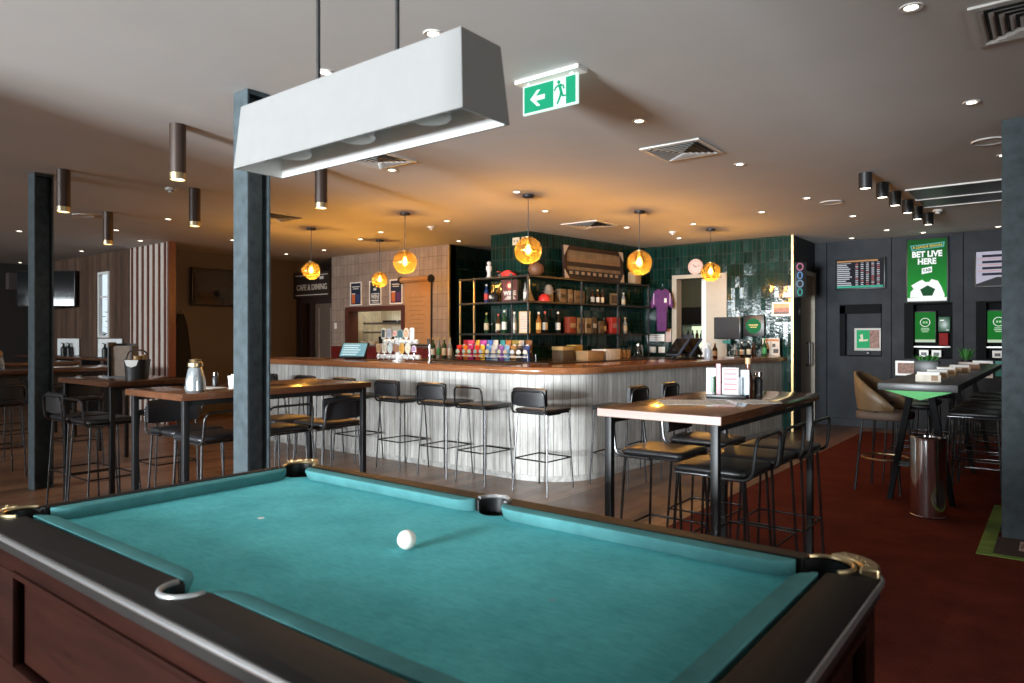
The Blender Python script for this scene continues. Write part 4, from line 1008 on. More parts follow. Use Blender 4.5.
MB().box(-.07, .07, -.026, -.0241, .165, .185).box(-.05, .05, -.026, -.0241, .135, .15).build('worn_print', plain('notice_yellow', (.40, .36, .10), .5), o, smooth=False)
# pictures, clock, switches on the tiled wall
o = framed('sunset_picture', 'framed orange sunset picture on the green tiles near the gold edge', 'picture', -3.255, TY - .022, 1.71, .27, .20, 0, M_GOLD, plain('sunset_red', (.30, .075, .03), .4, var=.3), 0, .02, .02)
quad(o, 'sunset_sky', plain('sunset_orange', (.62, .26, .08), .4, var=.2), -.11, .11, .115, .175, .006)
quad(o, 'dark_shore', plain('sunset_dark', (.05, .02, .015), .4), -.11, .11, .03, .055, .006)
c = thing('wall_clock', 'round pale pink wall clock above the doorway on the green tiles', 'clock', (-4.60, TY - .003, 2.52))
mr = Matrix.Rotation(radians(90), 4, 'X')
q = MB().lathe([(0, 0), (.125, 0), (.125, .028), (.112, .034), (.108, .024), (0, .024)], 32); bmesh.ops.transform(q.bm, matrix=mr, verts=q.bm.verts[:]); q.build('case', plain('clock_face_pink', (.62, .44, .40), .4, var=.03), c)
m = MB()
for k in range(12):
    a = 2 * pi * k / 12; m.box(-.003, .003, -.0265, -.024, .085, .10, mat=Matrix.Rotation(a, 4, 'Y'))
m.build('hour_mark', M_BLK2, c, smooth=False)
for a, L_, w_ in ((radians(75), .085, .0035), (radians(-50), .06, .005)): MB().box(-w_, w_, -.029, -.0265, -.01, L_, mat=Matrix.Rotation(a, 4, 'Y')).build('hand', M_BLK2, c, smooth=False)
def plate(name, label, cat, x, y, z, w_, h_, mat, lines_=0, rz=0):
    o = thing(name, label, cat, (x, y, z), rz); MB().box(-w_ / 2, w_ / 2, -.008, 0, -h_ / 2, h_ / 2, .002).build('plate', mat, o)
    for k in range(lines_): quad(o, 'print_line', plain('notice_ink', (.22, .2, .2), .6), -w_ * .38, w_ * (.3 + .04 * (k % 2)), h_ * .3 - k * h_ * .6 / max(lines_ - 1, 1) - .004, h_ * .3 - k * h_ * .6 / max(lines_ - 1, 1) + .004, -.008)
    return o
plate('wall_notice', 'white printed notice on the green tiles beside the jersey', 'notice', -5.31, TY - .0005, 1.38, .32, .12, M_WHITE, 3)
plate('small_notice', 'small pink notice on the green tiles against the doorway frame', 'notice', -5.08, TY - .0005, 1.42, .10, .22, plain('pink_paper', (.58, .42, .38), .6))
for x, lab in ((-5.36, 'white double switch on the green tiles below the printed notice, jersey side'), (-5.20, 'white double switch on the green tiles below the printed notice, doorway side')):
    o = plate('light_switch', lab, 'switch', x, TY - .0005, 1.18, .115, .10, M_WHITE)
    for sx in (-.02, .02): MB().box(sx - .01, sx + .01, -.012, -.008, -.018, .018, .001).build('rocker', M_PAPER, o)
for x, lab in ((-6.15, 'white socket plate high on the green pillar, first from its outer side'), (-5.985, 'white socket plate high on the green pillar, by its gold edge')):
    o = plate('socket_plate', lab, 'socket', x, 7.9695, 2.77, .125, .105, plain('aged_white_plastic', (.60, .52, .38), .5))
    for sx in (-.025, .025): MB().box(sx - .008, sx + .008, -.010, -.008, -.014, .014).build('socket_slot', M_BLACK, o)
o = plate('light_switch', 'white light switch on the brown tiles beside the kitchen pass', 'switch', -10.74, KY - .0005, 1.60, .07, .11, M_WHITE)
MB().box(-.014, .014, -.012, -.008, -.025, .025, .001).build('rocker', M_PAPER, o)
o = plate('light_switch', 'dark switch on the taupe door jamb in the passage', 'switch', -3.0995, 11.05, 1.78, .09, .12, M_BLACK, rz=radians(90))
MB().box(-.02, .02, -.011, -.008, -.03, .03, .001).build('rocker', M_BLACKM, o)
# small neon sign at the tile edge
o = thing('neon_sign', 'small coloured neon sign hanging by the gold tile edge near the passage door', 'sign', (-3.02, 10.78, 1.98), radians(25))
MB().box(-.09, .09, .0, .012, 0, .52, .003).build('backing', M_BLACK, o)
for k, cc in enumerate(((.75, .28, .42), (.20, .42, .75), (.30, .45, .62), (.10, .50, .45))):
    MB().tube([(.042 * cos(a) * (1 - .25 * (k % 2)), -.012, .45 - k * .125 + .05 * sin(a)) for a in [2 * pi * i / 16 for i in range(16)]], .010, closed=True).build('neon_loop', glow('neon_%d' % k, cc, .5), o)
MB().box(-.08, .0, .012, .02, .2, .3).build('wall_bracket', M_BLACK, o)
# glass door fridge seen through the doorway
o = thing('drinks_fridge', 'lit glass door drinks fridge seen through the doorway behind the bar', 'fridge', (-5.35, TY + 1.75, 0))
m = MB().box(-.32, .32, 0, .5, 0, .12).box(-.32, .32, 0, .5, 1.62, 1.95).box(-.32, -.28, 0, .5, .12, 1.62).box(.28, .32, 0, .5, .12, 1.62).box(-.28, .28, .46, .5, .12, 1.62)
m.build('fridge_body', M_BLACK, o, smooth=False)
MB().box(-.28, .28, .44, .455, .14, 1.60).build('lit_back', glow('fridge_light', (.75, .85, .55), 1.3), o, smooth=False)
for k in range(4):
    sh = MB().box(-.28, .28, .05, .44, .30 + k * .33, .31 + k * .33).build('shelf', M_WHITE, o, smooth=False)
    for j in range(6):
        MB().lathe([(0, 0), (.032, 0), (.032, .13), (.013, .18), (.013, .22), (0, .22)], 10, (-.22 + j * .088, .14, .311 + k * .33)).build('stored_bottle', plain('bottle_' + ('green', 'clear', 'amber')[(j + k) % 3], G[('green', 'clear', 'amber')[(j + k) % 3]], .08, 0, .6), sh)
MB().box(-.28, .28, .005, .012, .12, 1.62).build('glass_door', M_GLASS, o, smooth=False)

sl = thing('storeroom_light', 'white ceiling panel light in the room behind the bar doorway', 'ceiling light', (-4.9, TY + 1.1, CEIL))
MB().box(-.3, .3, -.15, .15, -.04, -.001, .004).build('light_box', M_WHITE, sl); MB().box(-.27, .27, -.12, .12, -.045, -.0405).build('diffuser', glow('store_diffuser', (1, .93, .78), 5), sl, smooth=False)
l = bpy.data.lights.new('storeroom_lamp', 'AREA'); l.size = .5; l.energy = 14; l.color = (1, .93, .80); lo = bpy.data.objects.new('storeroom_lamp', l); COL.objects.link(lo); lo.parent = sl; lo.location = (0, 0, -.06)
# ------------------------------------------------------------------ kitchen pass
o = thing('pass_shelf', 'steel shelf unit inside the lit kitchen pass', 'shelf', (-9.74, 8.96, 0))
for z in (1.46, 1.63): MB().box(-.80, .80, -.12, .12, z, z + .035).build('shelf_plate', plain('worn_steel', (.22, .21, .20), .35, .8), o, smooth=False)
for x in (-.78, .78):
    for y in (-.1, .1): MB().box(x - .012, x + .012, y - .012, y + .012, 1.2405, 1.80).build('shelf_post', M_CHROME, o, smooth=False)
tag(MB().box(-9.85, -9.15, 8.62, 8.84, 1.27, 1.40, .01).build('grill_press', M_BLACKM), 'dark grill press below the steel shelf in the kitchen pass', 'grill')
tag(MB().box(-10.62, -8.0, 8.56, 9.1, 0, 1.24).build('kitchen_bench', plain('bench_steel', (.35, .34, .32), .3, .8), smooth=False), 'steel kitchen bench behind the pass opening', 'bench')
for k, (x, lab) in enumerate(((-10.22, 'pale serving bowl in the kitchen pass closest to its frame'), (-10.00, 'pale serving bowl in the kitchen pass second from its frame'))):
    t = MB().lathe([(0, 0), (.045, 0), (.085, .05), (.095, .075), (.09, .076), (.04, .012), (0, .01)], 20).build('serving_bowl', plain('plate_cream', (.62, .55, .42), .3), loc=(x, 8.62, 1.2405))
    tag(t, lab, 'bowl', 'bowls in the kitchen pass')
t = thing('oven_tray', 'dark shallow tray on the top shelf of the kitchen pass', 'tray', (-9.85, 9.0, 1.6655))
MB().prism(rrect(-.22, .22, -.1, .1, .03), 0, .03).build('tray_base', M_BLACKM, t); MB().tube([(x, y, .032) for x, y in rrect(-.22, .22, -.1, .1, .03)], .006, closed=True).build('tray_rim', M_BLACKM, t)
kl = bpy.data.lights.new('kitchen_tube', 'AREA'); kl.size = 1.2; kl.size_y = .2; kl.shape = 'RECTANGLE'; kl.energy = 20; kl.color = (1, .86, .62)
ko = bpy.data.objects.new('kitchen_tube', kl); COL.objects.link(ko); ko.location = (-9.6, 9.0, 2.7)
# framed posters beside the pass
def poster(x, label, kind):
    o = framed('framed_poster', label, 'poster', x, KY - .022, 1.965, .32, .43, 0, M_WHITE, M_INK, 0, .02, .022, 'framed posters on the brown tiles')
    if kind in 'ac':
        quad(o, 'heading', M_WINK, -.10, .10, .335, .352, .006); quad(o, 'heading', M_WINK, -.085, .07, .300, .314, .006)
        quad(o, 'beer_glass', M_ORNG, -.115, -.02, .04, .205, .006); quad(o, 'foam', M_WINK, -.12, -.018, .205, .225, .006)
        quad(o, 'blue_can', plain('poster_blue', (.03, .05, .16), .5) if kind == 'a' else plain('poster_plum', (.10, .03, .12), .5), .01, .11, .05, .20, .006)
    else:
        quad(o, 'bird_shape', M_WINK, -.05, .03, .255, .30, .006); quad(o, 'heading', M_WINK, -.10, .11, .195, .208, .006)
        text('lettering', 'WIN!', .115, M_WINK, o, (0, .004, .142), bold=.003, sx=.82); quad(o, 'footer', M_WINK, -.11, .10, .065, .09, .006); quad(o, 'footer', M_WINK, -.08, .09, .04, .052, .006)
    return o
poster(-10.135, 'framed beer glass poster on the brown tiles closest to the corridor', 'a')
poster(-9.605, 'framed black poster with WIN lettering on the brown tiles', 'b')
poster(-9.065, 'framed beer glass poster on the brown tiles beside the brown paper roll', 'c')
# brown paper roll menu
o = thing('paper_roll', 'brown paper roll dispenser with long sheet hanging on the brown tiles', 'paper roll', (-8.53, KY - .001, 2.36))
for sx in (-.36, .36): MB().cyl((sx - .015, -.07, 0), (sx + .015, -.07, 0), .065, seg=20).box(sx - .012, sx + .012, -.07, 0, -.03, .03).build('bracket', M_BLACK, o)
MB().cyl((-.34, -.07, 0), (.34, -.07, 0), .05, seg=24).build('roll', M_KRAFT, o)
MB().box(-.31, .31, -.026, -.023, -1.09, -.02).build('hanging_sheet', M_KRAFT, o, smooth=False)
m = MB()
for k in range(9): m.box(-.20 + .03 * (k % 3), .18 - .04 * (k % 2), -.0275, -.0262, -.30 - k * .075, -.288 - k * .075)
m.build('faint_writing', plain('kraft_ink', (.24, .13, .055), .7), o, smooth=False)
MB().box(-.34, .34, -.036, -.012, -1.125, -1.095).build('bottom_bar', M_BLACK, o, smooth=False)
MB().box(.325, .335, -.03, -.012, -1.1, 0).build('side_rod', M_BLACK, o, smooth=False)

# ------------------------------------------------------------------ corridor: dining sign, door
o = thing('dining_sign', 'dark hanging sign with CAFE & DINING lettering over the corridor door', 'sign', (-11.43, 8.29, 2.15))
MB().box(-.555, .555, 0, .06, 0, .50).build('sign_board', plain('sign_dark_brown', (.022, .014, .012), .5), o, smooth=False)
for z in (.05, .43): quad(o, 'border_line', M_WINK, -.48, .53, z, z + .014, -.0005)
text('lettering', 'CAFE & DINING', .155, plain('sign_pale_letters', (.62, .58, .52), .5), o, (.03, -.003, .20), bold=.003, sx=.88)
quad(o, 'small_emblem', M_WINK, .28, .40, .35, .40, -.0005)
f = MB().box(-11.99, -11.80, 8.36, 8.46, 0, 2.15).box(-11.56, -11.46, 8.36, 8.46, 0, 2.15).box(-11.80, -10.88, 8.365, 8.455, 2.05, 2.15)
struct(f.build('trim_9', plain('door_frame_dark', (.022, .013, .012), .5), smooth=False))
d = struct(MB().box(-11.45, -10.88, 8.41, 8.45, .01, 2.04).build('door_3', plain('grey_brown_door', (.11, .085, .068), .5), smooth=False))
MB().box(-11.40, -11.38, 8.38, 8.41, .95, 1.15).build('door_handle', M_CHROME, d)
MB().box(-11.34, -11.31, 8.405, 8.41, .2, 1.95).box(-10.98, -10.95, 8.405, 8.41, .2, 1.95).build('door_moulding', M_BROWN, d, smooth=False)

# ------------------------------------------------------------------ timber wall and recess
m = MB(); k = 0
struct(MB().box(-12.46, -11.09, WY - .012, WY - .0005, 0, CEIL).build('trim_10', M_SLATPALE, smooth=False))
for i in range(7):
    sx = -12.36 + i * .192
    s_ = MB().box(sx - .022, sx + .022, WY - .034, WY - .013, 0, CEIL - .002).build('timber_slat', M_SLAT, smooth=False)
    tag(s_, 'upright red timber slat fixed on the wall corner, %s from the slit window side' % names[i], 'slat', 'upright slats at the wall corner')
s_ = struct(MB().box(-11.08, -11.02, WY - .05, WY + .06, 0, CEIL).build('trim_11', M_SLAT, smooth=False))
# television on the timber wall (angled) and in the recess
def tv(label, x, y, z, w_, h_, deg, arm):
    o = thing('wall_tv', label, 'television', (x, y, z), radians(deg))
    MB().box(-w_ / 2, w_ / 2, -.02, .03, 0, h_, .006).build('tv_body', M_BLACK, o)
    MB().box(-w_ / 2 + .015, w_ / 2 - .015, -.0235, -.0195, .02, h_ - .015).build('screen', M_SCREENOFF, o, smooth=False)
    MB().box(-.05, .05, .03, arm, h_ * .4, h_ * .6).build('wall_bracket', M_BLACK, o, smooth=False)
tv('switched off television on the timber wall beside the slit window', -15.05, WY - .40, 1.96, 1.15, .68, 34, .34)
tv('switched off television in the taupe recess beyond the slats', -11.90, 6.68, 1.95, 1.02, .66, 90, .095)
# ledge along the timber wall
o = thing('wall_ledge', 'narrow dark timber drinking ledge along the timber wall', 'ledge', (0, 0, 0))
MB().box(X0 + .02, -12.6, 5.06, WY - .002, .99, 1.03, .004).build('ledge_top', M_TABLEX, o)
for x in (-16.2, -14.9, -13.7, -12.8): MB().box(x - .02, x + .02, 5.10, WY - .003, 0.0, .99).build('support', M_BLACK, o, smooth=False)
# sauce stands: white card behind two dark pump bottles
for x, lab in ((-14.80, 'white menu stand with two dark sauce bottles on the wall ledge by the television'), (-12.98, 'white menu stand with two dark sauce bottles on the wall ledge by the slats')):
    o = thing('menu_stand', lab, 'menu stand', (x, 5.26, 1.0305), radians(20))
    MB().box(-.27, .27, .02, .03, 0, .33).build('white_card', plain('bright_card', (.80, .82, .82), .4), o, smooth=False)
    MB().box(-.28, .28, -.10, .04, 0, .012).build('stand_base', M_BLACK, o, smooth=False)
    for sx in (-.04, .10):
        MB().lathe([(0, .012), (.05, .012), (.052, .15), (.02, .19), (.016, .24), (0, .24)], 14, (sx, -.04, 0)).cyl((sx, -.04, .24), (sx - .05, -.05, .25), .008, seg=8).build('sauce_bottle', M_BLACK, o)
# wall speaker
o = thing('wall_speaker', 'taupe box speaker high on the dark end wall', 'speaker', (X0 + .001, 5.02, 2.36), radians(90))
MB().box(-.11, .11, -.16, 0, 0, .34, .01).build('speaker_box', plain('speaker_taupe', (.075, .055, .05), .6), o)
MB().box(-.095, .095, -.165, -.159, .02, .32).build('grille', plain('speaker_cloth', (.06, .045, .042), .9), o, smooth=False)
# coat hanging at the slat corner
o = thing('hanging_coat', 'dark coat hanging in the recess just beyond the slat corner', 'coat', (-11.94, 5.98, .70))
secs = []
for z, hw, th in ((0, .20, .05), (.25, .19, .055), (.6, .15, .05), (.9, .11, .045), (1.02, .07, .04), (1.09, .05, .03)):
    secs.append([(.02 + th * .9 * (1 + .25 * sin(3 * a + z * 5)) * (cos(a) + .6), hw * sin(a), z) for a in [2 * pi * q / 16 for q in range(16)]])
MB().loft(secs).build('coat_body', plain('dark_wool', (.012, .012, .014), .9), o, ang=70)
MB().tube([(-.058, 0, 1.12), (.03, 0, 1.12), (.06, 0, 1.15)], .008).build('coat_hook', M_CHROME, o)

# ------------------------------------------------------------------ ceiling lights
def spot(parent, z, energy, ang=75, col=(1, .80, .58)):
    l = bpy.data.lights.new('lamp_beam', 'SPOT'); l.energy = energy; l.spot_size = radians(ang); l.spot_blend = .7; l.color = col; l.shadow_soft_size = .03
    o = bpy.data.objects.new('lamp_beam', l); COL.objects.link(o); o.parent = parent; o.location = (0, 0, z)
# amber glass globe pendants over the bar
for i, (x, y, z, r, lab) in enumerate([(-8.15, 5.92, 2.31, .125, 'amber glass globe pendant over the bar end closest to the dining sign'), (-8.32, 7.31, 2.28, .125, 'amber glass globe pendant hanging before the kitchen posters'),
                                       (-6.26, 5.90, 2.30, .145, 'amber glass globe pendant above the beer font'), (-4.43, 5.95, 2.31, .145, 'amber glass globe pendant in front of the green pillar corner'),
                                       (-3.95, 7.53, 2.28, .150, 'amber glass globe pendant hanging before the purple jersey'), (-3.83, 9.41, 2.30, .135, 'amber glass globe pendant beside the wall clock')]):
    o = thing('globe_pendant', lab, 'pendant lamp', (x, y, z), 0, 'amber globe pendants over the bar')
    prof = [(r * .30, r * .95)] + [(r * sin(radians(a)), r * cos(radians(a))) for a in range(20, 161, 10)] + [(0, -r * .96)]
    MB().lathe(prof, 28, closed=False).build('glass_globe', M_AMBER, o, ang=180)
    MB().cyl((0, 0, r * .90), (0, 0, r * .99), r * .34, seg=20).cyl((0, 0, r * .45), (0, 0, r * .92), .019, seg=14).build('lamp_holder', M_BRASS, o)
    MB().lathe([(0, r * .45), (.014, r * .42), (.022, r * .25), (.030, r * .02), (.024, -r * .18), (.0, -r * .26)], 16).build('bulb', M_BULB, o, ang=180)
    MB().cyl((0, 0, r * .98), (0, 0, CEIL - z - .02), .0045, seg=8).build('cord', M_BLACK, o)
    MB().cyl((0, 0, CEIL - z - .025), (0, 0, CEIL - z - .0005), .062, seg=24).build('ceiling_rose', M_BLACK, o)
    l = bpy.data.lights.new('globe_light', 'POINT'); l.energy = 36; l.color = (1, .66, .30); l.shadow_soft_size = .02
    lo = bpy.data.objects.new('globe_light', l); COL.objects.link(lo); lo.parent = o; lo.location = (0, 0, -r * .45)
# bronze tube downlights
for i, (x, y, zb, lab) in enumerate([(-4.92, 2.45, 2.51, 'bronze ceiling tube light beside the steel column, biggest in view'), (-7.06, 2.48, 2.52, 'bronze ceiling tube light close to the dark column'), (-9.03, 3.65, 2.51, 'bronze ceiling tube light in front of the timber wall'),
                                     (-6.92, 3.62, 2.52, 'bronze ceiling tube light in front of the recess television'), (-5.21, 3.89, 2.55, 'bronze ceiling tube light showing below the white trough lamp')]):
    o = thing('tube_light', lab, 'ceiling light', (x, y, zb), 0, 'bronze tube ceiling lights'); L_ = CEIL - zb
    MB().lathe([(.052, .02), (.055, .02), (.055, L_ - .0005), (0, L_ - .0005)], 24, closed=False).build('tube', M_BRONZE, o)
    MB().lathe([(.050, .0), (.056, .0), (.056, .045), (.050, .045), (.050, .0)], 24, closed=False).build('brass_rim', M_BRASS, o)
    MB().cyl((0, 0, .012), (0, 0, .018), .047, seg=20).build('diffuser', M_DIFF, o)
    spot(o, .0, 6)
for i, (x, y) in enumerate([(-1.40, 7.06), (-1.36, 7.62), (-1.34, 8.17), (-1.31, 8.74), (-1.29, 9.28), (-1.25, 9.81)]):
    o = thing('cylinder_spotlight', 'black cylinder spotlight in the ceiling row, %s of six toward the betting wall' % names[i], 'ceiling light', (x, y, 2.755), 0, 'black cylinder spotlights in a row')
    L_ = CEIL - 2.755
    MB().lathe([(.052, 0), (.057, .0), (.057, L_ - .0005), (0, L_ - .0005)], 24, closed=False).build('housing', M_BLACK, o)
    MB().cyl((0, 0, .006), (0, 0, .012), .044, seg=20).build('diffuser', M_DIFF, o)
    spot(o, -.005, 3)
DL = [(-.53, 3.63), (-.44, 5.34), (-.36, 7.06), (-2.30, 4.38), (-2.19, 6.02), (-3.28, 2.48), (-2.44, 2.49), (-4.73, 4.30), (-4.43, 5.75), (-2.82, 8.50), (-2.15, 7.94), (-2.02, 9.48), (-1.91, 11.02), (-2.49, 11.6), (-1.54, 11.6), (-.65, 11.6),
      (-4.56, 9.97), (-4.68, 8.55), (-3.84, 8.84), (-6.26, 6.64), (-7.43, 8.15), (-8.47, 7.05), (-7.67, 6.76), (-10.04, 7.56), (-11.07, 7.50), (-8.96, 4.34), (-10.47, 4.34), (-11.32, 5.05), (-13.51, 5.03), (-11.65, 3.53), (-16.6, 5.05), (-10.12, 5.90), (-4.84, 6.84)]
down0 = None
for x, y in DL:
    zone = ('over the pool table' if y < 3 else 'over the red carpet' if x > -2.6 and y < 8 else 'before the betting wall' if x > -2.6 else 'over the bar' if x > -9 and y > 4.6 else 'in front of the timber wall' if y < 5.3 else 'by the dining corridor')
    lab = 'small round recessed downlight in the ceiling ' + zone
    if down0 is None:
        down0 = thing('recessed_downlight', lab, 'ceiling light', (x, y, CEIL), 0, 'recessed downlights ' + zone)
        MB().lathe([(.030, -.004), (.048, -.006), (.050, -.0005), (.030, -.0005), (.030, -.004)], 24, closed=False).build('trim_ring', M_RINGW, down0)
        MB().cyl((0, 0, -.0045), (0, 0, -.0008), .029, seg=18).build('diffuser', M_DIFF, down0)
        src = down0
    else: dd = dup(src, (x, y, CEIL), None, lab, 'recessed downlights ' + zone)
    if y < 3 and x > -4: spot(dd, -.01, 40, 130, (1, .93, .84))
# air vents with louvres
def vent(x0, x1, y0, y1, label):
    o = thing('air_vent', label, 'air vent', ((x0 + x1) / 2, (y0 + y1) / 2, CEIL), 0, 'square ceiling air vents'); hx, hy = (x1 - x0) / 2, (y1 - y0) / 2
    m = MB(); fw = .035
    m.box(-hx, hx, -hy, -hy + fw, -.012, -.0005).box(-hx, hx, hy - fw, hy, -.012, -.0005).box(-hx, -hx + fw, -hy + fw, hy - fw, -.012, -.0005).box(hx - fw, hx, -hy + fw, hy - fw, -.012, -.0005)
    m.build('frame', M_RINGW, o, smooth=False)
    MB().box(-hx + fw, hx - fw, -hy + fw, hy - fw, -.002, -.0006).build('dark_opening', M_SLATEDK, o, smooth=False)
    lv = MB(); n = 6
    for k in range(n):   # four-way pyramid louvres
        a = hx - fw - k * (hx - fw) / n; b_ = hy - fw - k * (hy - fw) / n; z = -.004 - k * .0025
        a2, b2 = a - (hx - fw) / n * .55, b_ - (hy - fw) / n * .55
        o4 = [(-a, -b_), (a, -b_), (a, b_), (-a, b_)]; i4 = [(-a2, -b2), (a2, -b2), (a2, b2), (-a2, b2)]
        for q in range(4): lv.poly([(*o4[q], z - .012), (*o4[(q + 1) % 4], z - .012), (*i4[(q + 1) % 4], z), (*i4[q], z)])
    lv.build('louvre', M_RINGW, o, smooth=False)
vent(-2.64, -2.14, 5.03, 5.53, 'square white ceiling air vent over the red carpet beside the exit sign')
vent(-.33, .20, 3.80, 4.33, 'square ceiling air vent nearest the pool table end with brass corners')
vent(-5.24, -4.68, 7.76, 8.32, 'square ceiling air vent above the bar by the framed stadium photograph')
vent(-4.78, -4.31, 3.74, 4.20, 'square ceiling air vent showing under the white trough lamp')
vent(-8.0, -7.45, 4.80, 5.35, 'square ceiling air vent above the bar stools near the steel column')
o = thing('slot_diffuser', 'pair of long dark linear air slots in the ceiling by the cylinder spotlights', 'air vent', (0, 0, CEIL))
m = MB().box(-1.24, 1.0, 8.10, 8.13, -.014, -.0005).box(-1.24, 1.0, 8.76, 8.80, -.014, -.0005).box(-1.24, 1.0, 9.32, 9.35, -.014, -.0005)
m.build('frame', M_RINGW, o, smooth=False)
for y0, y1 in ((8.13, 8.76), (8.80, 9.32)): MB().box(-1.22, 1.0, y0, y1, -.006, -.001).build('dark_slot', plain('slot_dark', (.03, .03, .032), .4), o, smooth=False)
for x, y, lab in ((-7.07, 3.45, 'white smoke detector on the ceiling below the biggest bronze tube light'), (-6.75, 6.85, 'white smoke detector on the ceiling above the beer font'), (-1.13, 9.62, 'white smoke detector on the ceiling past the linear air slots'), (-4.35, 9.3, 'white smoke detector on the ceiling above the short side of the bar')):
    o = thing('smoke_detector', lab, 'smoke detector', (x, y, CEIL), 0)
    MB().lathe([(0, -.05), (.022, -.048), (.028, -.03), (.05, -.026), (.052, -.0005), (0, -.0005)], 20).build('body', M_RINGW, o)
    MB().lathe([(.028, -.03), (.031, -.03), (.031, -.027), (.028, -.027), (.028, -.03)], 20, closed=False).build('sensor_ring', M_SLATEDK, o)
for x, y, lab in ((-12.3, 3.2, 'flat round ceiling speaker over the window side tables'), (-9.5, 3.55, 'flat round ceiling speaker between the dark column and a bronze tube light'), (-.42, 6.48, 'flat round ceiling speaker beside the grey blue column on the mat'), (-2.0, 8.35, 'flat round ceiling speaker before the cylinder spotlights')):
    o = thing('ceiling_speaker', lab, 'speaker', (x, y, CEIL), 0)
    MB().lathe([(.10, -.006), (.115, -.010), (.12, -.0005), (.10, -.0005), (.10, -.006)], 32, closed=False).build('trim_ring', M_RINGW, o)
    MB().cyl((0, 0, -.005), (0, 0, -.0008), .10, seg=32).build('grille', M_CEIL, o)
# exit sign
o = thing('exit_sign', 'green illuminated exit sign with arrow and running figure under the ceiling', 'exit sign', (-2.30, 3.30, 2.70))
M_EXG = glow('exit_green', (.01, .40, .20), .9, .12, 20); M_EXW = glow('exit_white', (.72, .95, .86), 1.0)
MB().box(-.19, .19, -.008, .008, 0, .17).build('light_panel', M_EXW, o, smooth=False)
quad(o, 'green_field', M_EXG, -.178, .028, .010, .160, -.0082); quad(o, 'green_field', M_EXG, .115, .178, .010, .160, -.0082)
mt = Matrix.Rotation(radians(90), 4, 'X')
MB().prism([(-.135, .083), (-.085, .130), (-.062, .130), (-.092, .097), (-.03, .097), (-.03, .069), (-.092, .069), (-.062, .036), (-.085, .036)], .0108, .0115, mat=mt).build('arrow', M_EXW, o, smooth=False)
m = MB().cyl((.066, -.0085, .142), (.066, -.0112, .142), .0105, seg=16)
def limb(a, b_, w_):
    d = Vector((b_[0] - a[0], b_[1] - a[1])); n = Vector((-d.y, d.x)).normalized() * w_
    m.prism([(a[0] + n.x, a[1] + n.y), (b_[0] + n.x * .8, b_[1] + n.y * .8), (b_[0] - n.x * .8, b_[1] - n.y * .8), (a[0] - n.x, a[1] - n.y)], .0085, .0112, mat=mt)
for a, b_, w_ in (((.070, .128), (.084, .078), .010), ((.066, .126), (.045, .115), .005), ((.046, .118), (.036, .098), .005), ((.074, .126), (.095, .118), .005), ((.095, .120), (.102, .098), .005), ((.082, .082), (.072, .052), .007), ((.073, .055), (.055, .020), .006), ((.084, .080), (.094, .058), .007), ((.094, .060), (.113, .058), .005)): limb(a, b_, w_)
m.build('running_figure', M_EXG, o, smooth=False)
MB().box(-.22, .22, -.05, .05, .178, .1995, .002).box(-.16, -.14, -.006, .006, .168, .18).box(.14, .16, -.006, .006, .168, .18).build('mounting_rail', M_WHITE, o, smooth=False)

# ------------------------------------------------------------------ things on the tall tables
TT = 1.0505
o = thing('menu_holder', 'dark menu holder with white and pink menus on the high table', 'menu holder', (-1.50, 3.92, TT), radians(12)); o.scale = (.78, .78, .86)
MB().box(-.14, .14, -.06, .06, 0, .02, .003).box(-.10, -.088, -.05, -.04, .02, .14).box(.088, .10, -.05, -.04, .02, .14).box(-.14, .14, .05, .06, .02, .09).build('holder_tray', M_BLACK, o)
for x0, x1, z1, y0, mt_, nm in ((-.145, -.08, .195, -.01, M_WHITE, 'menu'), (-.07, -.04, .225, -.03, plain('menu_pink', (.45, .22, .25), .5), 'menu'), (-.03, .085, .20, -.02, plain('menu_page', (.50, .46, .46), .6, spec=.2), 'menu'), (.05, .155, .185, .015, plain('menu_blue_white', (.36, .42, .47), .5), 'menu')):
    mn = MB().box(x0, x1, y0, y0 + .006, .021, z1).build(nm, mt_, o, smooth=False)
    if z1 == .20:
        q = MB().box(x0 + .01, x1 - .01, y0 - .002, y0, .182, .192)
        q.build('red_heading', M_RED, mn, smooth=False)
        q = MB()
        for k in range(4): q.box(x0 + .012, x1 - .012, y0 - .0015, y0, .05 + k * .034, .062 + k * .034)
        q.build('pink_print', plain('print_pink', (.36, .16, .18), .6), mn, smooth=False)
    if z1 == .195: MB().box(x0 + .03, x1, y0 - .002, y0, .03, .14).build('green_corner', plain('menu_green', (.10, .38, .18), .5), mn, smooth=False)
t = thing('sauce_bottle', 'brown sauce bottle with pale neck behind the menus on the high table', 'bottle', (-1.42, 4.04, TT))
MB().lathe([(0, 0), (.026, 0), (.028, .10), (.014, .15), (.013, .20), (0, .20)], 16).build('bottle_body', plain('sauce_brown', (.10, .035, .02), .2), t)
MB().lathe([(0, .19), (.016, .19), (.016, .225), (0, .226)], 14).build('cap', plain('cap_tan', (.45, .28, .14), .4), t)
t = thing('pepper_grinder', 'dark pepper grinder with steel top beside the menus on the high table', 'grinder', (-1.39, 4.12, TT)); t.scale = (.9, .9, .78)
MB().lathe([(0, 0), (.03, 0), (.026, .05), (.03, .12), (.02, .14)], 18, closed=False).build('grinder_body', M_BLACK, t)
MB().lathe([(.02, .14), (.028, .15), (.026, .18), (.01, .19), (0, .192)], 18).build('steel_top', M_CHROME, t)
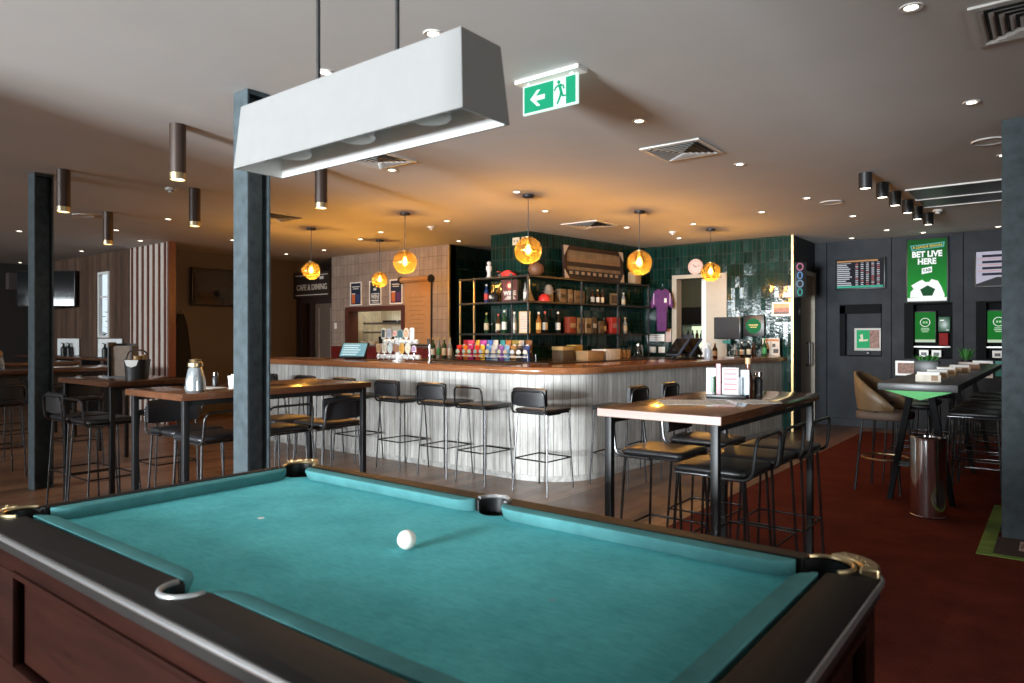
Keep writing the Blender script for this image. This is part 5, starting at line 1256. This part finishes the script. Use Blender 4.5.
def paper(x, y, rz, w_, d_, label, mat, z=TT):
    t = MB(); n = 8
    secs = [[(-w_ / 2 + w_ * k / n, -d_ / 2, .001 + .002 * sin(k * 1.3) ** 2), (-w_ / 2 + w_ * k / n, d_ / 2, .001 + .002 * cos(k * 1.1) ** 2), (-w_ / 2 + w_ * k / n, d_ / 2, .0005), (-w_ / 2 + w_ * k / n, -d_ / 2, .0003)] for k in range(n + 1)]
    o = t.loft(secs).build('form_guide', mat, loc=(x, y, z), rotz=rz, smooth=False); return tag(o, label, 'newspaper')
M_NEWS = plain('newsprint', (.52, .48, .43), .7, var=.35, scale=45)
paper(-1.52, 3.52, radians(35), .36, .28, 'open printed newspaper sheet lying on the high table before the menus', M_NEWS)
paper(-1.28, 3.74, radians(55), .18, .22, 'folded printed sheet on the high table between newspaper and menus', M_NEWS)
def carafe(x, y, label, metal, h=.21):
    t = thing('carafe', label, 'carafe', (x, y, TT))
    MB().lathe([(0, 0), (.055, 0), (.062, .01), (.058, h * .35), (.045, h * .66), (.036, h * .74)], 24, closed=False).build('carafe_body', M_JUG if not metal else plain('carafe_silver', (.50, .55, .58), .14, .75), t)
    MB().lathe([(.040, h * .73), (.046, h * .76), (.046, h * .86), (.034, h * .92), (.038, h * .97), (0, h)], 20).build('lid', M_BRASS if metal else plain('cork_tan', (.35, .25, .15), .7), t)
    if not metal: MB().lathe([(0, .006), (.052, .006), (.055, .07), (.048, h * .5), (0, h * .5)], 20).build('water', clear('water', (.94, .97, .98), .18), t)
    return t
carafe(-4.33, 2.27, 'silvery carafe with gold lid on the table behind the steel column', True)
carafe(-8.62, 2.42, 'clear water carafe with cork on the table beyond the dark column', False)
t = thing('salt_shaker', 'small dark shaker with steel top on the carafe table', 'shaker', (-4.72, 2.62, TT))
MB().lathe([(0, 0), (.02, 0), (.022, .055), (.014, .07), (0, .07)], 16).build('shaker_body', M_BLACK, t); MB().lathe([(.016, .07), (.019, .072), (.016, .095), (0, .098)], 16).build('shaker_top', M_CHROME, t)
t = thing('napkin_cup', 'white cup of napkins on the carafe table near the steel column', 'cup', (-4.56, 2.66, TT))
MB().lathe([(0, 0), (.026, 0), (.033, .075), (.030, .075), (.024, .006), (0, .006)], 18).build('cup_body', M_WHITE, t); MB().box(-.015, .015, -.004, .004, .01, .085).build('napkin', M_PAPER, t, smooth=False)
paper(-4.58, 2.48, radians(10), .28, .14, 'white paper sheet lying on the carafe table', M_PAPER)
o = thing('menu_box', 'tall dark wooden menu box on the condiment tub table', 'menu box', (-6.28, 2.66, TT), radians(40))
MB().box(-.10, -.09, -.06, .06, 0, .30).box(.09, .10, -.06, .06, 0, .27).box(-.09, .09, -.06, .06, 0, .012).box(-.09, .09, .05, .06, .012, .29).build('box_shell', plain('menu_box_dark', (.035, .035, .036), .5), o, smooth=False)
MB().box(-.085, .085, -.03, .04, .013, .27).build('menu_stack_block', plain('menu_box_timber', (.16, .10, .06), .5, var=.2, scale=30), o, smooth=False)
o = thing('condiment_tub', 'black condiment tub with pale badge and handle on a high table', 'condiment tub', (-6.02, 2.66, TT), radians(40))
MB().lathe([(0, 0), (.085, 0), (.10, .16), (.094, .16), (.08, .01), (0, .01)], 22).build('tub_body', M_BLACK, o)
MB().tube(fillet([(-.095, 0, .15), (-.07, 0, .235), (.07, 0, .235), (.095, 0, .15)], .04), .007).build('handle', M_BRONZE, o)
MB().prism([(-.055, .03), (.055, .03), (.04, -.015), (0, -.03), (-.04, -.015)], .093, .099, mat=Matrix.Translation((0, -.002, .12)) @ Matrix.Rotation(radians(86), 4, 'X')).build('badge', M_PAPER, o)
MB().cyl((0, 0, .012), (0, 0, .19), .03, seg=16).cyl((.04, .03, .012), (.04, .03, .20), .024, seg=16).build('sauce_bottle', plain('sauce_gold', (.35, .2, .06), .3), o)
paper(-9.0, 3.1, radians(20), .30, .21, 'white paper menu lying on the table beyond the dark column', M_PAPER)

# ------------------------------------------------------------------ betting wall
def odds_display(hw, h):
    t = NT('odds_display').set(.6, 0, .08); t.b.inputs['Base Color'].default_value = (.003, .003, .004, 1)
    sp = t.add('ShaderNodeSeparateXYZ'); t.link(t.coords(), sp.inputs[0]); x, z = sp.outputs[0], sp.outputs[2]
    r = t.math('DIVIDE', z, .031); row = t.math('FLOOR', r); fr = t.math('FRACT', r)
    rows = t.math('MULTIPLY', t.math('LESS_THAN', fr, .55), t.math('MULTIPLY', t.math('GREATER_THAN', z, .062), t.math('LESS_THAN', z, h - .07)))
    w1 = t.add('ShaderNodeTexWhiteNoise', noise_dimensions='1D'); t.link(row, w1.inputs['W'])
    end = t.math('ADD', t.math('MULTIPLY', w1.outputs['Value'], .09), -hw + .16)
    names_ = t.math('MULTIPLY', t.math('GREATER_THAN', x, -hw + .03), t.math('LESS_THAN', x, end))
    c = t.math('DIVIDE', t.math('ADD', x, .06), .075); col = t.math('FLOOR', c)
    cols = t.math('MULTIPLY', t.math('LESS_THAN', t.math('FRACT', c), .5), t.math('MULTIPLY', t.math('GREATER_THAN', c, 0.0), t.math('LESS_THAN', c, 5.0)))
    cb = t.add('ShaderNodeCombineXYZ'); t.link(row, cb.inputs[0]); t.link(col, cb.inputs[1])
    w2 = t.add('ShaderNodeTexWhiteNoise', noise_dimensions='2D'); t.link(cb.outputs[0], w2.inputs['Vector'])
    red = t.mix(t.math('GREATER_THAN', w2.outputs['Value'], .72), (.58, .60, .66), (.50, .16, .17))
    a = t.mix(t.math('MULTIPLY', rows, names_), (.010, .012, .018), (.66, .70, .76))
    t.link(t.mix(t.math('MULTIPLY', rows, cols), a, red), t.b.inputs['Emission Color']); t.b.inputs['Emission Strength'].default_value = .75
    return t.m
def lcd(label, x0, x1, z0, z1, kind):
    o = thing('betting_screen', label, 'screen', ((x0 + x1) / 2, Y1 - .07, z0)); hw = (x1 - x0) / 2; h = z1 - z0
    MB().box(-hw, hw, 0, .069, 0, h, .005).build('screen_body', M_BLACK, o)
    if kind == 'odds':
        MB().box(-hw + .02, hw - .02, -.003, .001, .02, h - .02).build('display', odds_display(hw, h), o, smooth=False)
        MB().box(-hw + .03, hw - .10, -.005, -.003, h - .055, h - .03).build('title_bar', glow('odds_orange', (.55, .28, .12), .7), o, smooth=False)
        MB().box(-hw + .03, hw - .03, -.005, -.003, .025, .055).build('footer_bar', glow('odds_teal', (.06, .42, .30), .8), o, smooth=False)
    else:
        MB().box(-hw + .02, hw - .02, -.003, .001, .02, h - .02).build('display', glow('race_lilac', (.52, .50, .62), .8, .2), o, smooth=False)
        a = MB(); b_ = MB()
        for k in range(4): a.box(-hw + .09, hw - .1 - .05 * (k % 2), -.005, -.003, h - .10 - k * .085, h - .065 - k * .085)
        for k in range(3): b_.box(-hw + .04, hw - .04, -.0045, -.003, h - .125 - k * .085, h - .117 - k * .085)
        a.build('race_row', glow('race_dark', (.03, .03, .05), .6), o, smooth=False); b_.build('race_line', glow('race_red', (.62, .25, .2), .8), o, smooth=False)
        MB().loft([[(x, -.006, .02), (x, -.006, .02 + hh), (x, -.003, .02 + hh), (x, -.003, .02)] for x, hh in ((-hw + .02, .03), (-.1, .12), (hw - .02, .10))]).build('race_track', glow('race_grey', (.05, .05, .055), .6), o, smooth=False)
lcd('lit odds screen with rows of figures on the betting wall by the passage', -2.78, -2.07, 2.13, 2.61, 'odds')
lcd('lit race results screen on the betting wall past the green poster', -.94, -.22, 2.09, 2.61, 'race')
# lightbox poster
o = thing('lightbox_poster', 'green lightbox poster with football and BET LIVE HERE lettering', 'poster', (-1.525, Y1 - .07, 1.90)); hw, h = .27, .95
MB().box(-hw, hw, 0, .069, 0, h, .004).build('frame', M_BLACK, o)
t_ = NT('lightbox_green'); t_.set(.6, 0, .08); gz = t_.add('ShaderNodeSeparateXYZ'); t_.link(t_.coords(), gz.inputs[0])
t_.b.inputs['Base Color'].default_value = (.003, .03, .006, 1)
t_.link(t_.ramp(gz.outputs[2], [(.05, (.014, .36, .035)), (.45, (.006, .20, .022)), (.9, (.003, .06, .01))]), t_.b.inputs['Emission Color']); t_.b.inputs['Emission Strength'].default_value = .8
MB().box(-hw + .02, hw - .02, -.004, .001, .02, h - .02).build('lit_print', t_.m, o, smooth=False)
M_LW = glow('lit_white', (.88, .92, .90), .95); M_LG = glow('lit_darkgreen', (.01, .10, .03), .6)
text('lettering', 'BET LIVE', .118, M_LW, o, (0, -.006, .705), bold=.005, sx=.86); text('lettering', 'HERE', .118, M_LW, o, (0, -.006, .598), bold=.005, sx=.86)
MB().prism([(-.065, -.05), (.065, -.025), (.065, .06), (-.065, .035)], .0045, .006, mat=Matrix.Translation((0, 0, .465)) @ mt).build('logo_tile', M_LW, o, smooth=False)
text('lettering', 'TAB', .06, M_LG, o, (0, -.0075, .468), (pi / 2, radians(-11), 0), bold=.001)
MB().prism([(-.215, .845), (.225, .875), (.215, .80), (-.195, .765)], .0045, .006, mat=mt).build('banner', glow('lit_banner_teal', (.10, .42, .36), .8), o, smooth=False)
MB().prism([(-.195, .83), (.20, .857), (.195, .812), (-.18, .782)], .0062, .007, mat=mt).build('banner_inner', M_LG, o, smooth=False)
text('lettering', 'A-LEAGUE SEASON', .052, glow('lit_gold', (.72, .60, .16), .8), o, (.005, -.008, .82), (pi / 2, radians(-3), 0), bold=.001, sx=.84)
ball_ol = [(-.215, .075), (-.21, .16), (-.17, .20), (-.20, .255), (-.12, .305), (-.06, .335), (-.02, .30), (.03, .30), (.06, .34), (.14, .31), (.185, .22), (.20, .17), (.225, .10), (.215, .06)]
MB().prism(ball_ol, .0045, .006, mat=mt).build('football_picture', M_LW, o, smooth=False)
MB().prism([(.10 * cos(radians(90 + 72 * k)) + .01, .165 + .085 * sin(radians(90 + 72 * k))) for k in range(5)], .0062, .007, mat=mt).build('pentagon_patch', M_LG, o, smooth=False)
quad(o, 'white_footer', M_LW, -hw + .02, hw - .02, .02, .07, -.0045)
# terminals in niches
def terminal_niche(label, x0, x1, z0, z1, kind):
    o = thing('betting_terminal', label, 'betting terminal', ((x0 + x1) / 2, Y1 + .001, z0)); hw = (x1 - x0) / 2 - .001; h = z1 - z0 - .001
    m = MB().box(-hw, hw, .0, .24, 0, .02).box(-hw, hw, 0, .24, h - (.14 if kind else .02), h).box(-hw, -hw + (.12 if not kind else .08), 0, .24, .02, h - .02).box(hw - .015, hw, 0, .24, .02, h - .02).box(-hw, hw, .22, .24, .02, h - .02)
    m.build('niche_lining', plain('niche_black', (.006, .0065, .007), .8, spec=.1), o, smooth=False)
    if kind:   # recessed grey panel with a small photo screen
        MB().box(-hw + .08, hw - .015, .10, .22, .02, h - .14).build('grey_panel', M_SLATE, o, smooth=False)
        MB().box(-.10, .29, .06, .10, .09, .44, .004).build('screen_frame', plain('light_grey_plastic', (.42, .41, .38), .4), o)
        MB().box(-.065, .12, .055, .0605, .13, .41).build('green_half', glow('photo_green', (.03, .42, .16), .7), o, smooth=False)
        MB().prism([(-.02, .33), (.02, .35), (.03, .26), (.10, .27), (.09, .24), (-.03, .23), (-.03, .27), (.0, .28)], -.0545, -.053, mat=Matrix.Rotation(radians(90), 4, 'X')).build('white_figure', glow('photo_white', (.75, .72, .55), .8), o, smooth=False)
        MB().box(.12, .255, .055, .0605, .13, .41).build('photo_half', glow('photo_pinkish', (.48, .30, .26), .7, .6, 22), o, smooth=False)
        MB().box(.06, .12, .05, .09, .03, .075, .008).build('scanner', M_BLACK, o)
    else:
        MB().box(-hw + .12, -hw + .40, .10, .13, .24, .71, .004).build('terminal_body', M_BLACK, o)
        MB().box(-hw + .13, -hw + .39, .096, .101, .285, .69).build('green_screen', glow('terminal_green', (.006, .19, .02), .75, .15, 6), o, smooth=False)
        MB().box(-hw + .13, -hw + .39, .095, .101, .245, .285).build('pale_bar', glow('terminal_pale', (.55, .68, .50), .8), o, smooth=False)
        cx = -hw + .26
        q = MB(); q.lathe([(.058, 0), (.066, 0), (.066, .003), (.058, .003), (.058, 0)], 24, closed=False); bmesh.ops.transform(q.bm, matrix=Matrix.Translation((cx, .0955, .54)) @ Matrix.Rotation(radians(90), 4, 'X'), verts=q.bm.verts[:])
        q.build('round_emblem', M_LW, o, smooth=False)
        MB().box(cx - .03, cx - .005, .093, .096, .525, .555).box(cx + .005, cx + .03, .093, .096, .525, .555).box(cx - .055, cx + .055, .093, .096, .42, .435).box(cx - .04, cx + .04, .093, .096, .395, .408).box(cx - .05, cx + .05, .093, .096, .445, .458).build('screen_text', glow('terminal_text', (.45, .72, .45), .7), o, smooth=False)
        MB().box(-hw + .43, -hw + .58, .08, .12, .40, .62, .006).build('card_reader', plain('reader_dark_green', (.01, .07, .03), .35), o)
        MB().box(-hw + .45, -hw + .50, .077, .08, .56, .575).box(-hw + .53, -hw + .56, .077, .08, .42, .43).build('reader_mark', M_LW, o, smooth=False)
        MB().box(-hw + .44, -hw + .55, .08, .12, .20, .38, .004).build('red_brochure', glow('brochure_red_glow', (.50, .04, .04), .35, .3), o)  # paper brochure with an added glow of its own
        MB().box(-hw + .06, hw - .03, .02, .22, .165, .19, .003).build('steel_shelf', plain('shelf_steel_pale', (.60, .60, .60), .3, .4), o)
        for sx in (-.06, .10): MB().box(sx - .06, sx + .06, .05, .055, .03, .13).build('info_card', M_PAPER, o, smooth=False); MB().box(sx - .035, sx + .035, .047, .05, .05, .095).build('card_picture', M_BLK2, o, smooth=False)
terminal_niche('recessed betting niche with a small framed photo screen', *niches[0], True)
terminal_niche('recessed betting terminal with green screen below the football poster', *niches[1], False)
terminal_niche('recessed betting terminal with green screen beside the steel column', *niches[2], False)
o = framed('framed_photo', 'white framed brown racing photo on the betting wall above the long table', 'picture', -1.80, Y1 - .012, .815, .29, .22, 0, M_WHITE, plain('racing_photo_brown', (.16, .06, .025), .5, var=.6, scale=26), 0, .010, .03)
o = framed('framed_photo', 'white framed brown racing photo on the betting wall near the mat column', 'picture', -.88, Y1 - .012, .815, .30, .24, 0, M_WHITE, plain('racing_photo_tan', (.26, .13, .07), .5, var=.6, scale=26), 0, .010, .03)
for x, lab in ((-1.555, 'teal notice on the betting wall beside the first brown photo'), (-.62, 'teal notice on the betting wall beside the photo near the mat column')):
    plate('teal_notice', lab, 'notice', x, Y1 - .0005, .95, .16, .21, plain('teal_card', (.03, .30, .27), .5), 4)

# long betting table on trestle legs
o = thing('betting_table', 'long charcoal high table with bright green end panel by the betting wall', 'table', (-.83, 5.92, 0))
MB().box(-.26, .26, 0, 4.9, .995, 1.05, .004).build('tabletop', M_CHARC, o)
MB().prism([(-.215, .994), (.225, .994), (.02, .928)], -.06, -.02, mat=Matrix.Rotation(radians(90), 4, 'X')).build('end_panel', M_GRNPANEL, o, smooth=False)
for yy in (.82, 2.6, 4.4):
    for sx in (-1, 1):
        lg = MB().loft([[(sx * .065 - .11, yy - .03, .994), (sx * .065 - .06, yy - .03, .994), (sx * .065 - .06, yy + .03, .994), (sx * .065 - .11, yy + .03, .994)], [(sx * .23 - .105, yy - .03, .009), (sx * .23 - .065, yy - .03, .009), (sx * .23 - .065, yy + .03, .009), (sx * .23 - .105, yy + .03, .009)]])
        lg.build('leg', plain('matt_black_steel', (.007, .007, .008), .75, spec=.15), o, smooth=False)
    MB().box(-.20, .03, yy - .03, yy + .03, .93, .994).build('head_plate', M_BLACK, o, smooth=False)
    MB().box(-.26, .09, yy - .02, yy + .02, .30, .34).build('crossbar', M_BLACK, o, smooth=False)
MB().box(-.105, -.065, .8, 4.4, .30, .34).build('stretcher', M_BLACK, o, smooth=False)
# form boxes and plants on the table
for i, (x, y, w_, lab, col) in enumerate([(-.80, 6.28, .17, 'white and tan ticket box on the betting table, first from its green end', (.62, .55, .46)), (-.80, 6.78, .16, 'tan ticket box on the betting table, second from its green end', (.55, .42, .28)),
                                          (-.80, 7.35, .16, 'tan ticket box on the betting table, third from its green end', (.50, .33, .16)), (-.76, 8.0, .18, 'tan ticket box on the betting table, fourth from its green end', (.55, .40, .25)), (-.76, 8.9, .20, 'brown ticket box on the betting table, fifth from its green end', (.30, .16, .09))]):
    t = thing('ticket_box', lab, 'ticket box', (x, y, 1.0505), radians(6), 'ticket boxes on the betting table')
    MB().box(-w_ / 2, w_ / 2, -.06, .06, 0, .055, .003).build('box_body', plain('ticket_%d' % i, col, .6, var=.15), t)
    MB().box(-w_ / 2 + .01, w_ / 2 - .01, -.05, .05, .055, .075).build('ticket_pad', M_PAPER, t, smooth=False)
    MB().box(w_ * .12, w_ * .38, -.063, -.059, .01, .05).build('box_picture', plain('ticket_pic', (.25, .13, .06), .5), t, smooth=False)
def plant(x, y, label, box_):
    t = thing('potted_plant', label, 'plant', (x, y, 1.0505))
    (MB().box(-.10, .10, -.06, .06, 0, .12, .004) if box_ else MB().lathe([(0, 0), (.05, 0), (.06, .08), (.05, .08), (0, .07)], 16)).build('planter', M_BLACK, t)
    m = MB(); rn = random.Random(int(x * 100 + y * 10))
    for k in range(46):
        a = rn.uniform(0, 2 * pi); r0 = rn.uniform(0, .05 if box_ else .03); sp = rn.uniform(.03, .09); zz = (.115 if box_ else .075); hh = rn.uniform(.03, .07) if box_ else rn.uniform(.06, .16)
        b0 = Vector((r0 * cos(a) * (1.6 if box_ else 1), r0 * sin(a), zz)); tip = b0 + Vector((sp * cos(a), sp * sin(a) * .7, hh)); sd = Vector((-sin(a), cos(a), 0)) * .010; mid = (b0 + tip) / 2 + Vector((0, 0, .012))
        m.poly([b0, mid - sd, tip, mid + sd])
    m.build('foliage', M_LEAF, t, smooth=False)
plant(-.98, 7.62, 'small green plant in a black box planter on the betting table', True)
plant(-.84, 9.6, 'spiky green plant toward the far end of the betting table', False)
# tub chair
o = thing('tub_chair', 'tan leather high tub chair on tall legs at the betting table end', 'chair', (-1.24, 7.08, .009), radians(-100)); o.scale = (.95, .95, .99)
def shell(r0, r1, mat, nm):
    secs = []
    for k in range(21):
        a = radians(-35 + 250 * k / 20) + pi; e = abs(k - 10) / 10; zt = 1.08 - .30 * e ** 1.7; zb = .74; ca, sa = cos(a), sin(a)
        out = lambda z, r: (r * ca * (1 + .10 * (z - .7)), r * sa * (1 + .16 * (z - .7)), z)
        secs.append([out(zb, r0), out((zb + zt) / 2, r0 + .012), out(zt, r0 + .012), out(zt + .008, (r0 + r1) / 2 + .015), out(zt, r1 + .016), out((zb + zt) / 2, r1 + .014), out(zb, r1)])
    MB().loft(secs).build(nm, mat, o, ang=70)
shell(.215, .24, M_TAN, 'backrest')
MB().loft([[(x, y, z) for x, y in rrect(-hx, hx, -hx, hx, .09, 5)] for z, hx in ((.655, .20), (.665, .215), (.715, .215), (.73, .20), (.738, .14))]).build('seat', M_TAN2, o, ang=70)
for sx in (1, -1):
    for sy in (1, -1):
        MB().tube([(sx * .15, sy * .15, .66), (sx * .20, sy * .20, 0)], .012).build('leg', M_BLACKM, o)
    MB().tube([(sx * .19, .0, .66), (sx * .215, -.02, .80)], .014).build('arm_support', M_BLACK, o)
MB().tube([(.205 * cos(2 * pi * k / 28), .205 * sin(2 * pi * k / 28), .30) for k in range(28)], .009, closed=True).build('foot_ring', M_BRASS, o)
stools_bt = ['closest to the chrome bin', 'second from the chrome bin', 'third from the chrome bin', 'fourth from the chrome bin', 'last before the betting wall']
for k, y in enumerate((7.12, 7.64, 8.15, 8.95, 9.60)):
    stool('l', -.56, y, 90, 'black stool on the column side of the betting table, ' + stools_bt[k], 'stools at the betting table', .009)
for k, (y, n_) in enumerate(((7.62, 'just past the tub chair'), (8.12, 'second past the tub chair'), (9.2, 'third past the tub chair'))):
    stool('l', -1.12, y, -90, 'black stool on the bar side of the betting table, ' + n_, 'stools at the betting table', .009)
# chrome bin
o = thing('chrome_bin', 'tall polished chrome waste bin on the red carpet under the betting table end', 'bin', (-.80, 6.27, .0085))
MB().lathe([(0, .01), (.122, .01), (.122, .60), (.112, .60), (.112, .20), (0, .19)], 40).build('bin_body', M_CHROME, o)
MB().lathe([(.112, .595), (.126, .595), (.127, .612), (.118, .618), (.090, .612), (.088, .60), (.112, .595)], 40, closed=False).build('top_ring', M_CHROME, o)
MB().lathe([(0, 0), (.124, 0), (.126, .012), (.121, .016), (0, .016)], 40).build('base_ring', M_CHROME, o)
# floor mat round the column
o = thing('floor_mat', 'dark floor mat with green border lying round the foot of the column', 'mat', (0, 0, .0082))
M_MATG = plain('mat_green', (.15, .27, .06), .8, var=.25, scale=9); M_MATD = plain('mat_charcoal', (.045, .035, .038), .9, var=.15)
MB().box(-.42, -.335, 5.37, 7.0, 0, .004).box(-.335, .9, 5.37, 5.43, 0, .004).build('green_border', M_MATG, o, smooth=False)
MB().box(-.334, .9, 5.431, 5.905, 0, .004).box(-.15, .9, 5.905, 7.0, 0, .004).box(-.334, -.15, 6.075, 7.0, 0, .004).build('mat_field', M_MATD, o, smooth=False)
q = MB(); q.prism([(-.205, 5.60), (-.135, 5.58), (-.135, 5.83), (-.205, 5.85)], .0041, .0055); q.build('white_logo', plain('mat_white', (.55, .45, .45), .7, var=.25, scale=60), o, smooth=False)
text('logo_lettering', 'TAB', .065, M_MATD, o, (-.17, 5.715, .0062), (0, 0, radians(90)), bold=.001, depth=.0003)
